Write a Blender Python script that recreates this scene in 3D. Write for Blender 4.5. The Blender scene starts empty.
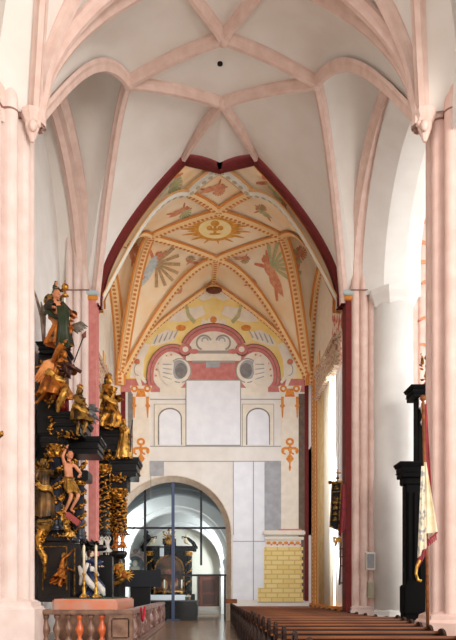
import bpy, bmesh, math, random
from mathutils import Vector, Matrix
from mathutils.bvhtree import BVHTree
PI = math.pi
random.seed(7)
SC = bpy.context.scene
COL = SC.collection

# ------------------------------------------------------------------ camera
F = 700.0; VX = 208.0; VY = 591.0; EYE = 1.6      # lens and level sight line measured on the 456x640 frame
cam_d = bpy.data.cameras.new('camera'); cam = bpy.data.objects.new('camera', cam_d); COL.objects.link(cam)
cam.location = (0, 0, EYE); cam.rotation_euler = (PI/2, 0, 0)
cam_d.sensor_fit = 'VERTICAL'; cam_d.sensor_height = 64.0; cam_d.sensor_width = 45.6; cam_d.lens = F/10
cam_d.shift_x = (228-VX)/640.0; cam_d.shift_y = (VY-320)/640.0
cam_d.clip_start = 0.05; cam_d.clip_end = 300
SC.camera = cam
SC.view_settings.view_transform = 'Standard'; SC.view_settings.look = 'None'
SC.view_settings.gamma = 1.0; SC.view_settings.use_curve_mapping = False
SC.view_settings.exposure = 0.72
# ------------------------------------------------------------------ light
w = bpy.data.worlds.new('world'); SC.world = w; w.use_nodes = True
w.node_tree.nodes['Background'].inputs[0].default_value = (1.0, 0.98, 0.965, 1)
w.node_tree.nodes['Background'].inputs[1].default_value = 0.98
def area(name, loc, aim, sx, sy, power, col=(1, 1, 1)):
    l = bpy.data.lights.new(name, 'AREA'); l.shape = 'RECTANGLE'; l.size = sx; l.size_y = sy
    l.energy = power; l.color = col
    o = bpy.data.objects.new(name, l); COL.objects.link(o); o.location = loc
    o.rotation_euler = (Vector(aim)-Vector(loc)).to_track_quat('-Z', 'Y').to_euler()
    return o
area('nave_window_light', (14.5, 18, 9), (-3, 25, 13), 12, 12, 450, (1, 0.98, 0.95))
area('bay_window_light', (5.45, 30.3, 6.5), (-0.5, 37.6, 5.5), 2.0, 9, 420, (0.9, 0.95, 1))
area('west_fill_light', (14, -7, 11), (-1, 30, 10), 9, 9, 3700, (1, 0.94, 0.88))  # added fill lamp behind the camera on the right, not a real window
area('chapel_fill_light', (-6.3, 41.7, 4.4), (1.8, 49, 3.6), 2.4, 2.6, 420, (0.9, 0.96, 1))  # unseen lamp added at the left to brighten the chapel
area('chapel_side_fill', (2.3, 46.3, 5.0), (-1.0, 50, 2.2), 1.4, 2.0, 420, (0.9, 0.96, 1))  # second added chapel lamp, no source of its own

# ------------------------------------------------------------------ helpers
def lin(c):
    c = c/255.0
    return c/12.92 if c <= 0.04045 else ((c+0.055)/1.055)**2.4
def rgb(t): return (lin(t[0]), lin(t[1]), lin(t[2]), 1)
def P(px, py, Y): return Vector(((px-VX)/F*Y, Y, EYE+(VY-py)/F*Y))   # photo measurement -> metres at depth Y

def mat(name, c, rough=0.8, c2=None, scale=2.0, metal=0.0, bump=0.0, spec=0.4, detail=4, lo=0.35, hi=0.65):
    m = bpy.data.materials.new(name); m.use_nodes = True; nt = m.node_tree; b = nt.nodes['Principled BSDF']
    b.inputs['Base Color'].default_value = rgb(c); b.inputs['Roughness'].default_value = rough
    b.inputs['Metallic'].default_value = metal; b.inputs['Specular IOR Level'].default_value = spec
    tc = nt.nodes.new('ShaderNodeTexCoord')
    if c2 is not None or bump:
        n = nt.nodes.new('ShaderNodeTexNoise'); n.inputs['Scale'].default_value = scale; n.inputs['Detail'].default_value = detail
        nt.links.new(tc.outputs['Object'], n.inputs['Vector'])
        if c2 is not None:
            r = nt.nodes.new('ShaderNodeValToRGB'); r.color_ramp.elements[0].position = lo; r.color_ramp.elements[1].position = hi
            r.color_ramp.elements[0].color = rgb(c); r.color_ramp.elements[1].color = rgb(c2)
            nt.links.new(n.outputs['Fac'], r.inputs['Fac']); nt.links.new(r.outputs['Color'], b.inputs['Base Color'])
        if bump:
            bp = nt.nodes.new('ShaderNodeBump'); bp.inputs['Strength'].default_value = bump; bp.inputs['Distance'].default_value = 0.03
            nt.links.new(n.outputs['Fac'], bp.inputs['Height']); nt.links.new(bp.outputs['Normal'], b.inputs['Normal'])
    return m

def ornament(name, edge, field, dot, period=0.3, rough=0.8):
    """painted band: coloured edges, pale field with a row of spots (UV: u metres along, v across 0..1)"""
    m = bpy.data.materials.new(name); m.use_nodes = True; nt = m.node_tree; b = nt.nodes['Principled BSDF']
    b.inputs['Roughness'].default_value = rough
    uv = nt.nodes.new('ShaderNodeUVMap'); sp = nt.nodes.new('ShaderNodeSeparateXYZ'); nt.links.new(uv.outputs[0], sp.inputs[0])
    def M(op, a, b_=None):
        n = nt.nodes.new('ShaderNodeMath'); n.operation = op
        for i, v in enumerate((a, b_)):
            if v is None: continue
            if isinstance(v, (int, float)): n.inputs[i].default_value = v
            else: nt.links.new(v, n.inputs[i])
        return n.outputs[0]
    u, v = sp.outputs[0], sp.outputs[1]
    dv = M('ABSOLUTE', M('SUBTRACT', v, 0.5))
    fu = M('ABSOLUTE', M('SUBTRACT', M('FRACT', M('DIVIDE', u, period)), 0.5))
    d = M('SQRT', M('ADD', M('POWER', M('MULTIPLY', fu, 1.0), 2), M('POWER', M('MULTIPLY', dv, 2.6), 2)))
    isdot = M('LESS_THAN', d, 0.32)
    isedge = M('GREATER_THAN', dv, 0.32)
    def mix(f, a, c):
        n = nt.nodes.new('ShaderNodeMix'); n.data_type = 'RGBA'; nt.links.new(f, n.inputs[0])
        for i, q in ((6, a), (7, c)):
            if isinstance(q, tuple): n.inputs[i].default_value = q
            else: nt.links.new(q, n.inputs[i])
        return n.outputs[2]
    c1 = mix(isdot, rgb(field), rgb(dot)); c2 = mix(isedge, c1, rgb(edge))
    nt.links.new(c2, b.inputs['Base Color'])
    return m

def tag(o, label=None, cat=None, group=None, kind=None):
    if label: o['label'] = label
    if cat: o['category'] = cat
    if group: o['group'] = group
    if kind: o['kind'] = kind
    return o
def empty(name, loc=(0, 0, 0), rz=0.0, label=None, cat=None, group=None, kind=None):
    o = bpy.data.objects.new(name, None); COL.objects.link(o); o.location = loc; o.rotation_euler = (0, 0, rz)
    o.empty_display_size = 0.2
    return tag(o, label, cat, group, kind)

class MB:
    """collects shapes; build() links them as one mesh object"""
    def __init__(s): s.v = []; s.f = []; s.sm = []; s.uv = []; s.mi = []
    def add(s, vs, fs, smooth=False, uvs=None, mi=0):
        b = len(s.v); s.v += [tuple(v) for v in vs]
        for k, f in enumerate(fs):
            s.f.append(tuple(i+b for i in f)); s.sm.append(smooth); s.mi.append(mi)
            s.uv.append([uvs[i] for i in f] if uvs else [(0, 0)]*len(f))
        return s
    def box(s, x0, x1, y0, y1, z0, z1, M=None):
        vs = [Vector((x, y, z)) for z in (z0, z1) for y in (y0, y1) for x in (x0, x1)]
        if M: vs = [M@v for v in vs]
        return s.add(vs, [(0, 2, 3, 1), (4, 5, 7, 6), (0, 1, 5, 4), (2, 6, 7, 3), (0, 4, 6, 2), (1, 3, 7, 5)])
    def bevbox(s, x0, x1, y0, y1, z0, z1, r=0.02, M=None):
        bm = bmesh.new(); bmesh.ops.create_cube(bm, size=1)
        for v in bm.verts:
            v.co = Vector(((x0+x1)/2+v.co.x*(x1-x0), (y0+y1)/2+v.co.y*(y1-y0), (z0+z1)/2+v.co.z*(z1-z0)))
        bmesh.ops.bevel(bm, geom=bm.edges[:], offset=r, segments=2, affect='EDGES')
        bm.verts.ensure_lookup_table()
        vs = [v.co.copy() for v in bm.verts]; fs = [[q.index for q in f.verts] for f in bm.faces]; bm.free()
        if M: vs = [M@v for v in vs]
        return s.add(vs, fs)
    def lathe(s, prof, n=20, c=(0, 0, 0), M=None, smooth=True, lobes=0, la=0.0, half=None, twist=0.0):
        vs = []; fs = []; a0, a1 = (0, 2*PI) if half is None else half; closed = half is None
        nn = n if closed else n+1
        for r, z in prof:
            for i in range(nn):
                a = a0+(a1-a0)*i/n
                k = 1+(la*abs(math.cos(lobes*a/2+twist*z)) if lobes else 0)
                v = Vector((r*k*math.cos(a), r*k*math.sin(a), z))
                if M: v = M@v
                vs.append(v+Vector(c))
        for j in range(len(prof)-1):
            for i in range(n):
                i2 = (i+1) % nn if closed else i+1
                fs.append((j*nn+i, j*nn+i2, (j+1)*nn+i2, (j+1)*nn+i))
        if closed:
            fs.append(tuple(range(nn))[::-1]); fs.append(tuple((len(prof)-1)*nn+i for i in range(nn)))
        return s.add(vs, fs, smooth)
    def tube(s, pts, r, n=8, smooth=True, cap=True):
        pts = [Vector(p) for p in pts]; rs = r if isinstance(r, (list, tuple)) else [r]*len(pts)
        vs = []; fs = []; up = None
        for i, p in enumerate(pts):
            t = (pts[min(i+1, len(pts)-1)]-pts[max(i-1, 0)])
            t = t.normalized() if t.length > 1e-9 else Vector((0, 0, 1))
            if up is None: up = t.orthogonal().normalized()
            up = (up-t*up.dot(t)); up = up.normalized() if up.length > 1e-6 else t.orthogonal().normalized()
            sd = t.cross(up)
            for k in range(n):
                a = 2*PI*k/n; vs.append(p+(up*math.cos(a)+sd*math.sin(a))*rs[i])
        for i in range(len(pts)-1):
            for k in range(n):
                k2 = (k+1) % n; fs.append((i*n+k, i*n+k2, (i+1)*n+k2, (i+1)*n+k))
        if cap: fs.append(tuple(range(n))[::-1]); fs.append(tuple((len(pts)-1)*n+k for k in range(n)))
        return s.add(vs, fs, smooth)
    def ball(s, c, r, n=10, m=7, M=None):
        r = r if isinstance(r, (tuple, list)) else (r, r, r); vs = []; fs = []; c = Vector(c)
        for j in range(m+1):
            th = PI*j/m
            for i in range(n):
                a = 2*PI*i/n; v = Vector((r[0]*math.sin(th)*math.cos(a), r[1]*math.sin(th)*math.sin(a), -r[2]*math.cos(th)))
                if M: v = M@v
                vs.append(c+v)
        for j in range(m):
            for i in range(n):
                i2 = (i+1) % n; fs.append((j*n+i, j*n+i2, (j+1)*n+i2, (j+1)*n+i))
        return s.add(vs, fs, True)
    def prism(s, poly, d, o=Vector((0, 0, 0)), X=Vector((1, 0, 0)), Z=Vector((0, 0, 1))):
        """2-D outline in the X,Z directions from o, thickness vector d"""
        n = len(poly); d = Vector(d); o = Vector(o)
        a = [o+X*p[0]+Z*p[1] for p in poly]; vs = a+[q+d for q in a]
        fs = [tuple(range(n)), tuple(range(n, 2*n))[::-1]]+[(i, i+n, (i+1) % n+n, (i+1) % n) for i in range(n)]
        return s.add(vs, fs)
    def sweep(s, pts, side, prof, flip=1.0, mi=0, nvec=None):
        """profile [(a,b)] : a along side, b along the inward normal; UV u metres, v across"""
        pts = [Vector(p) for p in pts]; side = Vector(side).normalized(); vs = []; uvs = []; L = 0; m = len(prof)
        ln = [0]
        for i in range(1, m): ln.append(ln[-1]+math.hypot(prof[i][0]-prof[i-1][0], prof[i][1]-prof[i-1][1]))
        for i, p in enumerate(pts):
            if i: L += (p-pts[i-1]).length
            t = (pts[min(i+1, len(pts)-1)]-pts[max(i-1, 0)]).normalized()
            nv = side.cross(t).normalized()*flip
            for k, (a, b) in enumerate(prof):
                vs.append(p+side*a+nv*b); uvs.append((L, ln[k]/ln[-1]))
        fs = []
        for i in range(len(pts)-1):
            for k in range(m-1): fs.append((i*m+k, i*m+k+1, (i+1)*m+k+1, (i+1)*m+k))
        return s.add(vs, fs, False, uvs, mi)
    def build(s, name, m, parent=None, label=None, kind=None, smooth=None):
        me = bpy.data.meshes.new(name); me.from_pydata(s.v, [], s.f)
        me.polygons.foreach_set('use_smooth', s.sm if smooth is None else [smooth]*len(s.f))
        me.polygons.foreach_set('material_index', s.mi)
        uvl = me.uv_layers.new(name='UVMap')
        flat = [c for f in s.uv for uv in f for c in uv]
        uvl.data.foreach_set('uv', flat)
        for q in (m if isinstance(m, (list, tuple)) else [m]): me.materials.append(q)
        bm = bmesh.new(); bm.from_mesh(me); bmesh.ops.recalc_face_normals(bm, faces=bm.faces[:]); bm.to_mesh(me); bm.free()
        me.update()
        o = bpy.data.objects.new(name, me); COL.objects.link(o)
        if parent: o.parent = parent
        tag(o, label=label, kind=kind)
        return o

# ------------------------------------------------------------------ materials
pink = mat('pink_stone', (230, 204, 193), 0.85, (220, 190, 178), 3.0, bump=0.1)
pinkw = mat('pale_pink_stone', (230, 212, 204), 0.85, (221, 199, 190), 2.0, bump=0.1)
cream = mat('vault_plaster', (236, 232, 226), 0.9, (230, 224, 216), 0.8)
white = mat('white_plaster', (234, 233, 230), 0.85, (228, 226, 222), 1.2)
greyp = mat('grey_plaster', (196, 184, 172), 0.9, (188, 176, 164), 1.2)
redp = mat('oxblood_paint', (102, 27, 26), 0.8, (112, 32, 30), 6.0)
rosep = mat('rose_paint', (206, 134, 126), 0.8, (194, 116, 110), 4.0)
frescc = mat('fresco_cream', (240, 204, 156), 0.9, (246, 230, 202), 0.7, lo=0.3, hi=0.7)
orn = ornament('orange_band', (210, 134, 60), (240, 204, 150), (200, 122, 64), 0.22)
orng = ornament('grey_band', (216, 164, 104), (222, 218, 204), (182, 172, 146), 0.36)
ochre = mat('ochre_paint', (212, 142, 62), 0.85, (198, 120, 50), 5)
yellowp = mat('yellow_fresco', (238, 204, 112), 0.9, (242, 222, 160), 1.1)
wallf = mat('end_wall_plaster', (236, 231, 224), 0.9, (228, 222, 214), 1.5)
floor_m = mat('stone_floor', (120, 104, 90), 0.2, (92, 78, 66), 1.4, spec=0.6)
blk = mat('black_lacquer', (9, 9, 10), 0.4, (14, 13, 13), 5, spec=0.3)
gold = mat('gilding', (206, 144, 58), 0.4, (70, 44, 18), 9, metal=0.8, bump=0.5, lo=0.45, hi=0.62)
iron = mat('dark_iron', (30, 30, 36), 0.5, (38, 38, 44), 8)
# ================================================================== vault
def rc(A, B, f='sin', bulge=0.0):
    """rib curve from A (low) to B (high), straight in plan"""
    A = Vector(A); B = Vector(B)
    def c(t):
        p = A.lerp(B, t)
        if f == 'sin': k = math.sin(t*PI/2)
        elif f == 'circ': k = math.sqrt(max(0, 1-(1-t)**2))
        elif f == 'pow': k = t**0.62
        elif isinstance(f, float): k = t**f
        else: k = t
        p.z = A.z+(B.z-A.z)*k+bulge*4*t*(1-t)
        return p
    return c
def rev(c): return lambda t: c(1-t)
def const(p): p = Vector(p); return lambda t: p
def join(a, b, m=0.5): return lambda t: a(t/m) if t < m else b((t-m)/(1-m))
def coons(mb, c0, c1, d0, d1, nu=18, nv=18):
    vs = []; fs = []
    p00, p10, p01, p11 = c0(0), c0(1), c1(0), c1(1)
    for j in range(nv+1):
        v = j/nv
        for i in range(nu+1):
            u = i/nu
            q = c0(u)*(1-v)+c1(u)*v+d0(v)*(1-u)+d1(v)*u-(p00*(1-u)*(1-v)+p10*u*(1-v)+p01*(1-u)*v+p11*u*v)
            vs.append(q)
    for j in range(nv):
        for i in range(nu):
            a = j*(nu+1)+i; fs.append((a, a+1, a+nu+2, a+nu+1))
    mb.add(vs, fs, True)
RIBP = [(-0.17, -0.03), (-0.17, 0.07), (-0.11, 0.15), (-0.065, 0.30), (0.065, 0.30), (0.11, 0.15), (0.17, 0.07), (0.17, -0.03)]
FORMP = [(-0.40, -0.05), (-0.40, 0.14), (-0.27, 0.24), (-0.2, 0.38), (0, 0.3), (0.2, 0.38), (0.27, 0.24), (0.4, 0.14), (0.40, -0.05)]
def scale_prof(p, k): return [(a*k, b*k) for a, b in p]
def rib(c, m, parent, prof=RIBP, n=24, down=True, label=None, side=None, name='rib'):
    pts = [c(i/n) for i in range(n+1)]
    if pts[-1].z-pts[0].z > 3: pts = [pts[0]-Vector((0, 0, 0.35 if prof is not FORMP else 0.5))]+pts
    d = pts[-1]-pts[0]; d.z = 0
    sd = Vector(side) if side is not None else Vector((-d.y, d.x, 0)).normalized()
    # choose the flip so that the profile points into the room (down on average)
    t = (pts[n//2+1]-pts[n//2-1]).normalized(); nv = sd.cross(t)
    flip = -1.0 if nv.z > 0 else 1.0
    mb = MB(); mb.sweep(pts, sd, prof, flip); return mb.build(name, m, parent, label)

CX = 0.48
def X(h): return CX+h
Yn, Yf, Ym = 18.5, 28.6, 23.55
def bay(yn, yf, ceil_name):
    """one star-vaulted bay between pier planes yn and yf (yn is the near-pier side)"""
    ym = (yn+yf)/2; sg = 1 if yf > yn else -1
    zn, zf = (14.2, 13.6)
    N1 = Vector((CX, ym-1.46*sg, 19.15)); N2 = Vector((CX, ym+1.46*sg, 19.15))
    V0 = Vector((CX, yn, 19.55)); V1 = Vector((CX, yf, 19.1))
    mb = MB(); ribs = []
    S = {}; 
    for s in (-1, 1):
        S[s] = Vector((CX+3.17*s, ym, 18.8))
    flat = lambda a, b: rc(a, b, 'lin', 0.1)
    coons(mb, flat(S[-1], N1), flat(N2, S[1]), flat(S[-1], N2), flat(N1, S[1]))
    for s in (-1, 1):
        PN = Vector((CX+(5.2 if s > 0 else 5.07)*s, yn, zn)); PF = Vector((CX+5.07*s, yf, zf))
        T0 = Vector((CX+1.47*s, yn+1.6*sg, 19.4)); T1 = Vector((CX+1.47*s, yf, 19.45))
        WA = Vector((0.5+5.85*s, ym, 18.9)); WN = Vector((0.5+6.15*s, yn+0.3*sg, zn)); WF = Vector((0.5+5.55*s, yf+0.1*sg, zf))
        rn = rc(PN, S[s]); rf = rc(PF, S[s])
        fm = join(rc(WN, WA, 'circ'), rev(rc(WF, WA, 'circ')))
        fo = lambda t, fm=fm, s=s: fm(t)+Vector((s*(0.3 if (s > 0 and sg > 0) else 1.0), 0, 0.05))
        coons(mb, fm, fo, rc(WN, WN+Vector((s*(0.3 if (s > 0 and sg > 0) else 1.0), 0, .05)), 'lin'), rc(WF, WF+Vector((s*(0.3 if (s > 0 and sg > 0) else 1.0), 0, .05)), 'lin'), 26, 1)
        coons(mb, fm, const(S[s]), rc(WN, S[s]), rc(WF, S[s]), 26, 16)
        for (PP, WW) in ((PN, WN), (PF, WF)): coons(mb, rc(PP, S[s]), rc(WW, S[s]), rc(PP, WW, 'lin'), const(S[s]), 22, 2)
        # side cells: springing -> node S ; transverse arch -> T ; T -> ridge node
        for (PP, NN, TT, r, e) in ((PN, N1, T0, rn, 0.55), (PF, N2, T1, rf, 0.62)):
            if e < 0.6: ribs.append(rc(PP, TT, e))
            coons(mb, rc(PP, TT, e), flat(S[s], NN), r, rc(TT, NN, 'lin', 0.05), 22, 18)
            ribs += [r, rc(TT, NN, 'lin', 0.05), flat(S[s], NN)]
        coons(mb, rc(PN, T0, 0.55), const(V0), rc(PN, V0, 0.5), flat(T0, V0), 20, 8)
        if sg > 0: ribs += [rc(PN, V0, 0.5)]
        ribs += [('form', rc(WN, WA, 'circ')), ('form', rc(WF, WA, 'circ'))]
    for (NN, VV, y) in ((N1, V0, yn), (N2, V1, yf)):
        yy = y+1.6*sg if y == yn else y; zz = 19.4 if y == yn else 19.45
        Tl = Vector((CX-1.47, yy, zz)); Tr = Vector((CX+1.47, yy, zz))
        coons(mb, join(flat(Tl, VV), flat(VV, Tr)), const(NN), rc(Tl, NN, 'lin', 0.05), rc(Tr, NN, 'lin', 0.05), 16, 8)
    c = mb.build(ceil_name, cream, None, kind='structure')
    for r in ribs:
        if isinstance(r, tuple):
            rib(r[1], pink, c, prof=FORMP)
        else: rib(r, pink, c)
    kb = MB()
    for q in (N1, N2, S[-1], S[1]): kb.lathe([(0.19, 0.02), (0.19, -0.2), (0.13, -0.31), (0.05, -0.33)], 8, c=q)
    kb.build('keystones', pink, c)
    return c
ceil1 = bay(Yn, Yf, 'ceiling')
tag(ceil1, 'cream plaster star vault with pink stone ribs, nearer bay')
ceil0 = bay(Yn, 2*Yn-Yf, 'ceiling')
vb = MB()
vb.lathe([(0.09, 0.3), (0.09, -0.01), (0.06, -0.02), (0.0, -0.02)], 12, c=(0.40, 23.3, 19.13))
vb.build('vent_hole', mat('vent_black', (20, 18, 18), 0.9), ceil1)

# red painted arch at the far end of the bay
ra = empty('trim_1', (0, 0, 0), label='dark red painted arch rising from the two red pilasters', kind='structure')
prf = [(-0.17, -0.08), (-0.17, 0.10), (-0.17, 0.19), (0.17, 0.19), (0.17, -0.08)]
for s in (-1, 1):
    c1 = rc((CX+5.02*s, Yf+0.25, 13.6), (CX+1.47*s, Yf+0.25, 19.45), 'pow')
    c2 = rc((CX+1.47*s, Yf+0.25, 19.45), (CX-0.1*s, Yf+0.25, 19.076), 'lin')
    rib(c1, redp, ra, prof=prf, n=40, name='arch_limb'); rib(c2, redp, ra, prof=[(-0.17, -0.15), (-0.17, 0.21), (0.17, 0.21), (0.17, -0.15)], n=4, name='arch_crest')
    # thin ochre line along the inner arris of the arch
    rib(c1, ochre, ra, prof=[(-0.17*s, 0.1), (-0.2*s, 0.1), (-0.2*s, 0.2), (-0.12*s, 0.2)], n=40, name='ochre_line')

# ------------------------------------------------------------------ painted bay
Yp, Ye = 28.95, 37.6
A_ = Vector((CX, 29.18, 19.2))
B_ = {-1: Vector((CX-1.35, 30.2, 18.75)), 1: Vector((CX+1.35, 30.2, 18.75))}
C_ = Vector((CX, 31.6, 18.7)); E_ = Vector((0.42, 35.1, 18.25)); L_ = Vector((0.3, 37.55, 18.1))
D_ = {-1: Vector((-2.72, 33.1, 18.35)), 1: Vector((3.5, 33.1, 18.35))}
Q_ = {-1: Vector((-4.70, 37.55, 12.95)), 1: Vector((5.37, 37.55, 12.95))}
PP = {-1: Vector((-4.5, 28.98, 13.6)), 1: Vector((5.45, 28.98, 13.6))}
TT = {-1: Vector((CX-1.47, 28.98, 19.42)), 1: Vector((CX+1.47, 28.98, 19.42))}
mb = MB(); fl = lambda a, b: rc(a, b, 'lin', 0.08)
coons(mb, fl(D_[-1], C_), fl(E_, D_[1]), fl(D_[-1], E_), fl(C_, D_[1]))
coons(mb, fl(B_[-1], A_), fl(C_, B_[1]), fl(B_[-1], C_), fl(A_, B_[1]), 10, 10)
pribs = []
for s in (-1, 1):
    Wa = Vector((0.42+5.25*s, 33.2, 17.7)); Wn = Vector((0.42+5.1*s, 29.3, 13.6)); We = Vector((0.42+5.1*s, 37.4, 12.95))
    coons(mb, rc(PP[s], TT[s], 'pow'), fl(B_[s], A_), rc(PP[s], B_[s]), rc(TT[s], A_, 'lin'), 24, 8)
    coons(mb, rc(PP[s], B_[s]), fl(D_[s], C_), rc(PP[s], D_[s]), fl(B_[s], C_), 24, 14)
    form = join(rc(Wn, Wa, 'circ'), rev(rc(We, Wa, 'circ')))
    coons(mb, form, const(D_[s]), rc(Wn, D_[s]), rc(We, D_[s]), 26, 14)
    for (pp, ww) in ((PP[s], Wn), (Q_[s], We)): coons(mb, rc(pp, D_[s]), rc(ww, D_[s]), rc(pp, ww, 'lin'), const(D_[s]), 22, 2)
    coons(mb, rc(Q_[s], D_[s]), const(E_), rc(Q_[s], E_), fl(D_[s], E_), 22, 14)
    lun = rc(Q_[s], L_, 'pow')
    coons(mb, rc(Q_[s], E_), lun, const(Q_[s]), fl(E_, L_), 22, 10)
    pribs += [(rc(PP[s], B_[s]), orng), (fl(B_[s], A_), orng), (fl(B_[s], C_), orn), (fl(D_[s], C_), orn), (fl(D_[s], E_), orn),
              (rc(PP[s], D_[s]), orn), (rc(Q_[s], D_[s]), orn), (rc(Q_[s], E_), orn), (lun, orn), (rc(Wn, Wa, 'circ'), orn), (rc(We, Wa, 'circ'), orn)]
pribs.append((fl(E_, L_), orn))
Vc = Vector((CX, 28.98, 19.12))
coons(mb, join(rc(TT[-1], Vc, 'lin'), rc(Vc, TT[1], 'lin')), const(A_), rc(TT[-1], A_, 'lin'), rc(TT[1], A_, 'lin'), 8, 4)
ceilp = mb.build('ceiling', frescc, None, 'painted star vault with orange ornamented ribs over the far bay', 'structure')
PR = [(-0.3, 0.0), (-0.28, 0.035), (-0.16, 0.05), (-0.1, 0.15), (0.1, 0.15), (0.16, 0.05), (0.28, 0.035), (0.3, 0.0)]
for c, m in pribs: rib(c, m, ceilp, prof=PR, name='painted_rib')
bvh = None
def vault_hit(px, py):
    global bvh
    if bvh is None:
        me = ceilp.data; bvh = BVHTree.FromPolygons([v.co.copy() for v in me.vertices], [tuple(p.vertices) for p in me.polygons])
    o = Vector((0, 0, EYE)); d = P(px, py, 10)-o; d.normalize()
    h = bvh.ray_cast(o, d)
    if h[0] is None: return P(px, py, 33)
    return h[0]-d*0.03
def fresco(mb, outline, mi=0):
    """a patch of paint on the vault: outline measured on the photo, laid on the vault surface"""
    n = len(outline); cx = sum(p[0] for p in outline)/n; cy = sum(p[1] for p in outline)/n
    R = 4; vs = [vault_hit(cx, cy)]; fs = []
    for k in range(1, R+1):
        for p in outline: vs.append(vault_hit(cx+(p[0]-cx)*k/R, cy+(p[1]-cy)*k/R))
    for i in range(n): fs.append((0, 1+i, 1+(i+1) % n))
    for k in range(R-1):
        for i in range(n):
            a = 1+k*n+i; b = 1+k*n+(i+1) % n; fs.append((a, a+n, b+n, b))
    mb.add(vs, fs, True, mi=mi)
def ell(cx, cy, a, b, rot=0, n=12):
    r = math.radians(rot)
    return [(cx+a*math.cos(t)*math.cos(r)-b*math.sin(t)*math.sin(r), cy+a*math.cos(t)*math.sin(r)+b*math.sin(t)*math.cos(r)) for t in [2*PI*i/n for i in range(n)]]
def stroke(p0, p1, w0, w1):
    dx, dy = p1[0]-p0[0], p1[1]-p0[1]; L = math.hypot(dx, dy) or 1; nx, ny = -dy/L, dx/L
    return [(p0[0]+nx*w0, p0[1]+ny*w0), ((p0[0]+p1[0])/2+nx*(w0+w1)*0.6, (p0[1]+p1[1])/2+ny*(w0+w1)*0.6), (p1[0]+nx*w1, p1[1]+ny*w1),
            (p1[0]-nx*w1, p1[1]-ny*w1), ((p0[0]+p1[0])/2-nx*(w0+w1)*0.6, (p0[1]+p1[1])/2-ny*(w0+w1)*0.6), (p0[0]-nx*w0, p0[1]-ny*w0)]
f_skin = mat('fresco_flesh', (214, 140, 104), 0.9, (196, 112, 80), 8); f_red = mat('fresco_red', (204, 128, 96), 0.9, (220, 160, 122), 6)
f_green = mat('fresco_green', (172, 172, 124), 0.9, (198, 190, 144), 6); f_blue = mat('fresco_blue', (168, 184, 188), 0.9, (202, 200, 188), 6)
f_brown = mat('fresco_brown', (164, 134, 96), 0.9, (196, 164, 120), 6); f_och = mat('fresco_ochre', (210, 140, 50), 0.9, (226, 166, 80), 6)
f_sun = mat('fresco_sun', (248, 222, 150), 0.9, (250, 232, 180), 3)
FM = [f_skin, f_red, f_green, f_blue, f_brown, f_och, f_sun]
def angel(cx, cy, s, rot, cloth, wing, name='fresco_angel', label=None, wings=1.0):
    """flying angel fresco; local axes: x along the body (head at -x), units of s pixels"""
    r = math.radians(rot); T = lambda x, y: (cx+s*(x*math.cos(r)-y*math.sin(r)), cy+s*(x*math.sin(r)+y*math.cos(r)))
    m = MB(); TP = lambda o: [T(*p) for p in o]
    for k in range(7):
        a = math.radians(200+k*22) if wings else 0
        if wings: fresco(m, TP(stroke((-0.15, -0.1), (-0.15+0.85*wings*math.cos(a), -0.1+0.85*wings*math.sin(a)), 0.03, 0.06)), wing)
    fresco(m, TP(ell(-0.1, 0.0, 0.30, 0.16)), cloth)
    fresco(m, TP([(0.1, -0.14), (0.5, -0.12), (0.95, 0.02), (0.7, 0.12), (0.3, 0.2), (0.05, 0.12)]), cloth)
    fresco(m, TP(stroke((0.45, 0.06), (0.95, 0.28), 0.06, 0.035)), 0)
    fresco(m, TP(stroke((-0.25, 0.08), (-0.5, 0.36), 0.06, 0.035)), 0)
    fresco(m, TP(stroke((-0.3, -0.05), (-0.72, -0.2), 0.055, 0.03)), 0)
    fresco(m, TP(ell(-0.46, 0.0, 0.11, 0.1)), 0)
    fresco(m, TP(ell(-0.52, -0.05, 0.1, 0.06)), 4)
    return m.build(name, FM, ceilp, label)
angel(215, 188, 17, 160, 1, 1, label='small red angel in the diamond above the sun', wings=0.5)
angel(167, 184, 26, 130, 3, 2, label='angel in blue at the left beside the red arch', wings=0.5)
angel(274, 187, 30, 48, 2, 2, label='angel in green and red at the right beside the red arch', wings=0.5)
angel(181, 211, 15, 150, 1, 2, wings=0.6); angel(262, 212, 13, 30, 2, 4, wings=0.5)
angel(152, 266, 28, 118, 3, 4, label='angel with dark brown wings and blue robe'); angel(271, 272, 30, 62, 1, 2, label='angel with broad green wings and red robe', wings=1.2)
angel(131, 252, 15, 70, 1, 1, wings=0.6); angel(298, 256, 15, 85, 1, 1, wings=0.6)
angel(192, 262, 10, 10, 1, 4, wings=0.6); angel(243, 258, 10, 170, 1, 4, wings=0.6)
angel(176, 290, 11, 130, 0, 1, wings=0.5); angel(252, 286, 13, 40, 0, 1, wings=0.5)
m = MB()
for k in range(30):
    a = 2*PI*k/30; r1 = (26 if k % 2 else 18); 
    fresco(m, stroke((215+17*math.cos(a), 229+10*math.sin(a)), (215+(r1+10)*math.cos(a), 229+r1*0.5*math.sin(a)+2*math.sin(a)), 1.3, 0.3), 5)
fresco(m, ell(215, 229, 19.5, 12, n=24), 5)
m.build('fresco_sunburst', FM, ceilp, 'golden sun with rays at the centre of the painted vault')
m = MB()
def fresco_off(mb, outline, mi, off):
    n0 = len(mb.v); fresco(mb, outline, mi)
    for i in range(n0, len(mb.v)):
        v = Vector(mb.v[i]); d = (Vector((0, 0, EYE))-v).normalized(); mb.v[i] = tuple(v+d*off)
fresco_off(m, ell(215, 229, 16.5, 9.6, n=24), 6, 0.02)
for q in (ell(215, 223.5, 4.5, 3), ell(209.5, 228, 3, 2.4), ell(220.5, 228, 3, 2.4), stroke((215, 224), (215, 235), 1.2, 1.4), ell(215, 234, 6, 1.1), ell(215, 229.5, 5.5, 1.3)):
    fresco_off(m, q, 5, 0.04)
m.build('sun_emblem', FM, ceilp, 'pale sun disc with a golden tree emblem')
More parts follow.
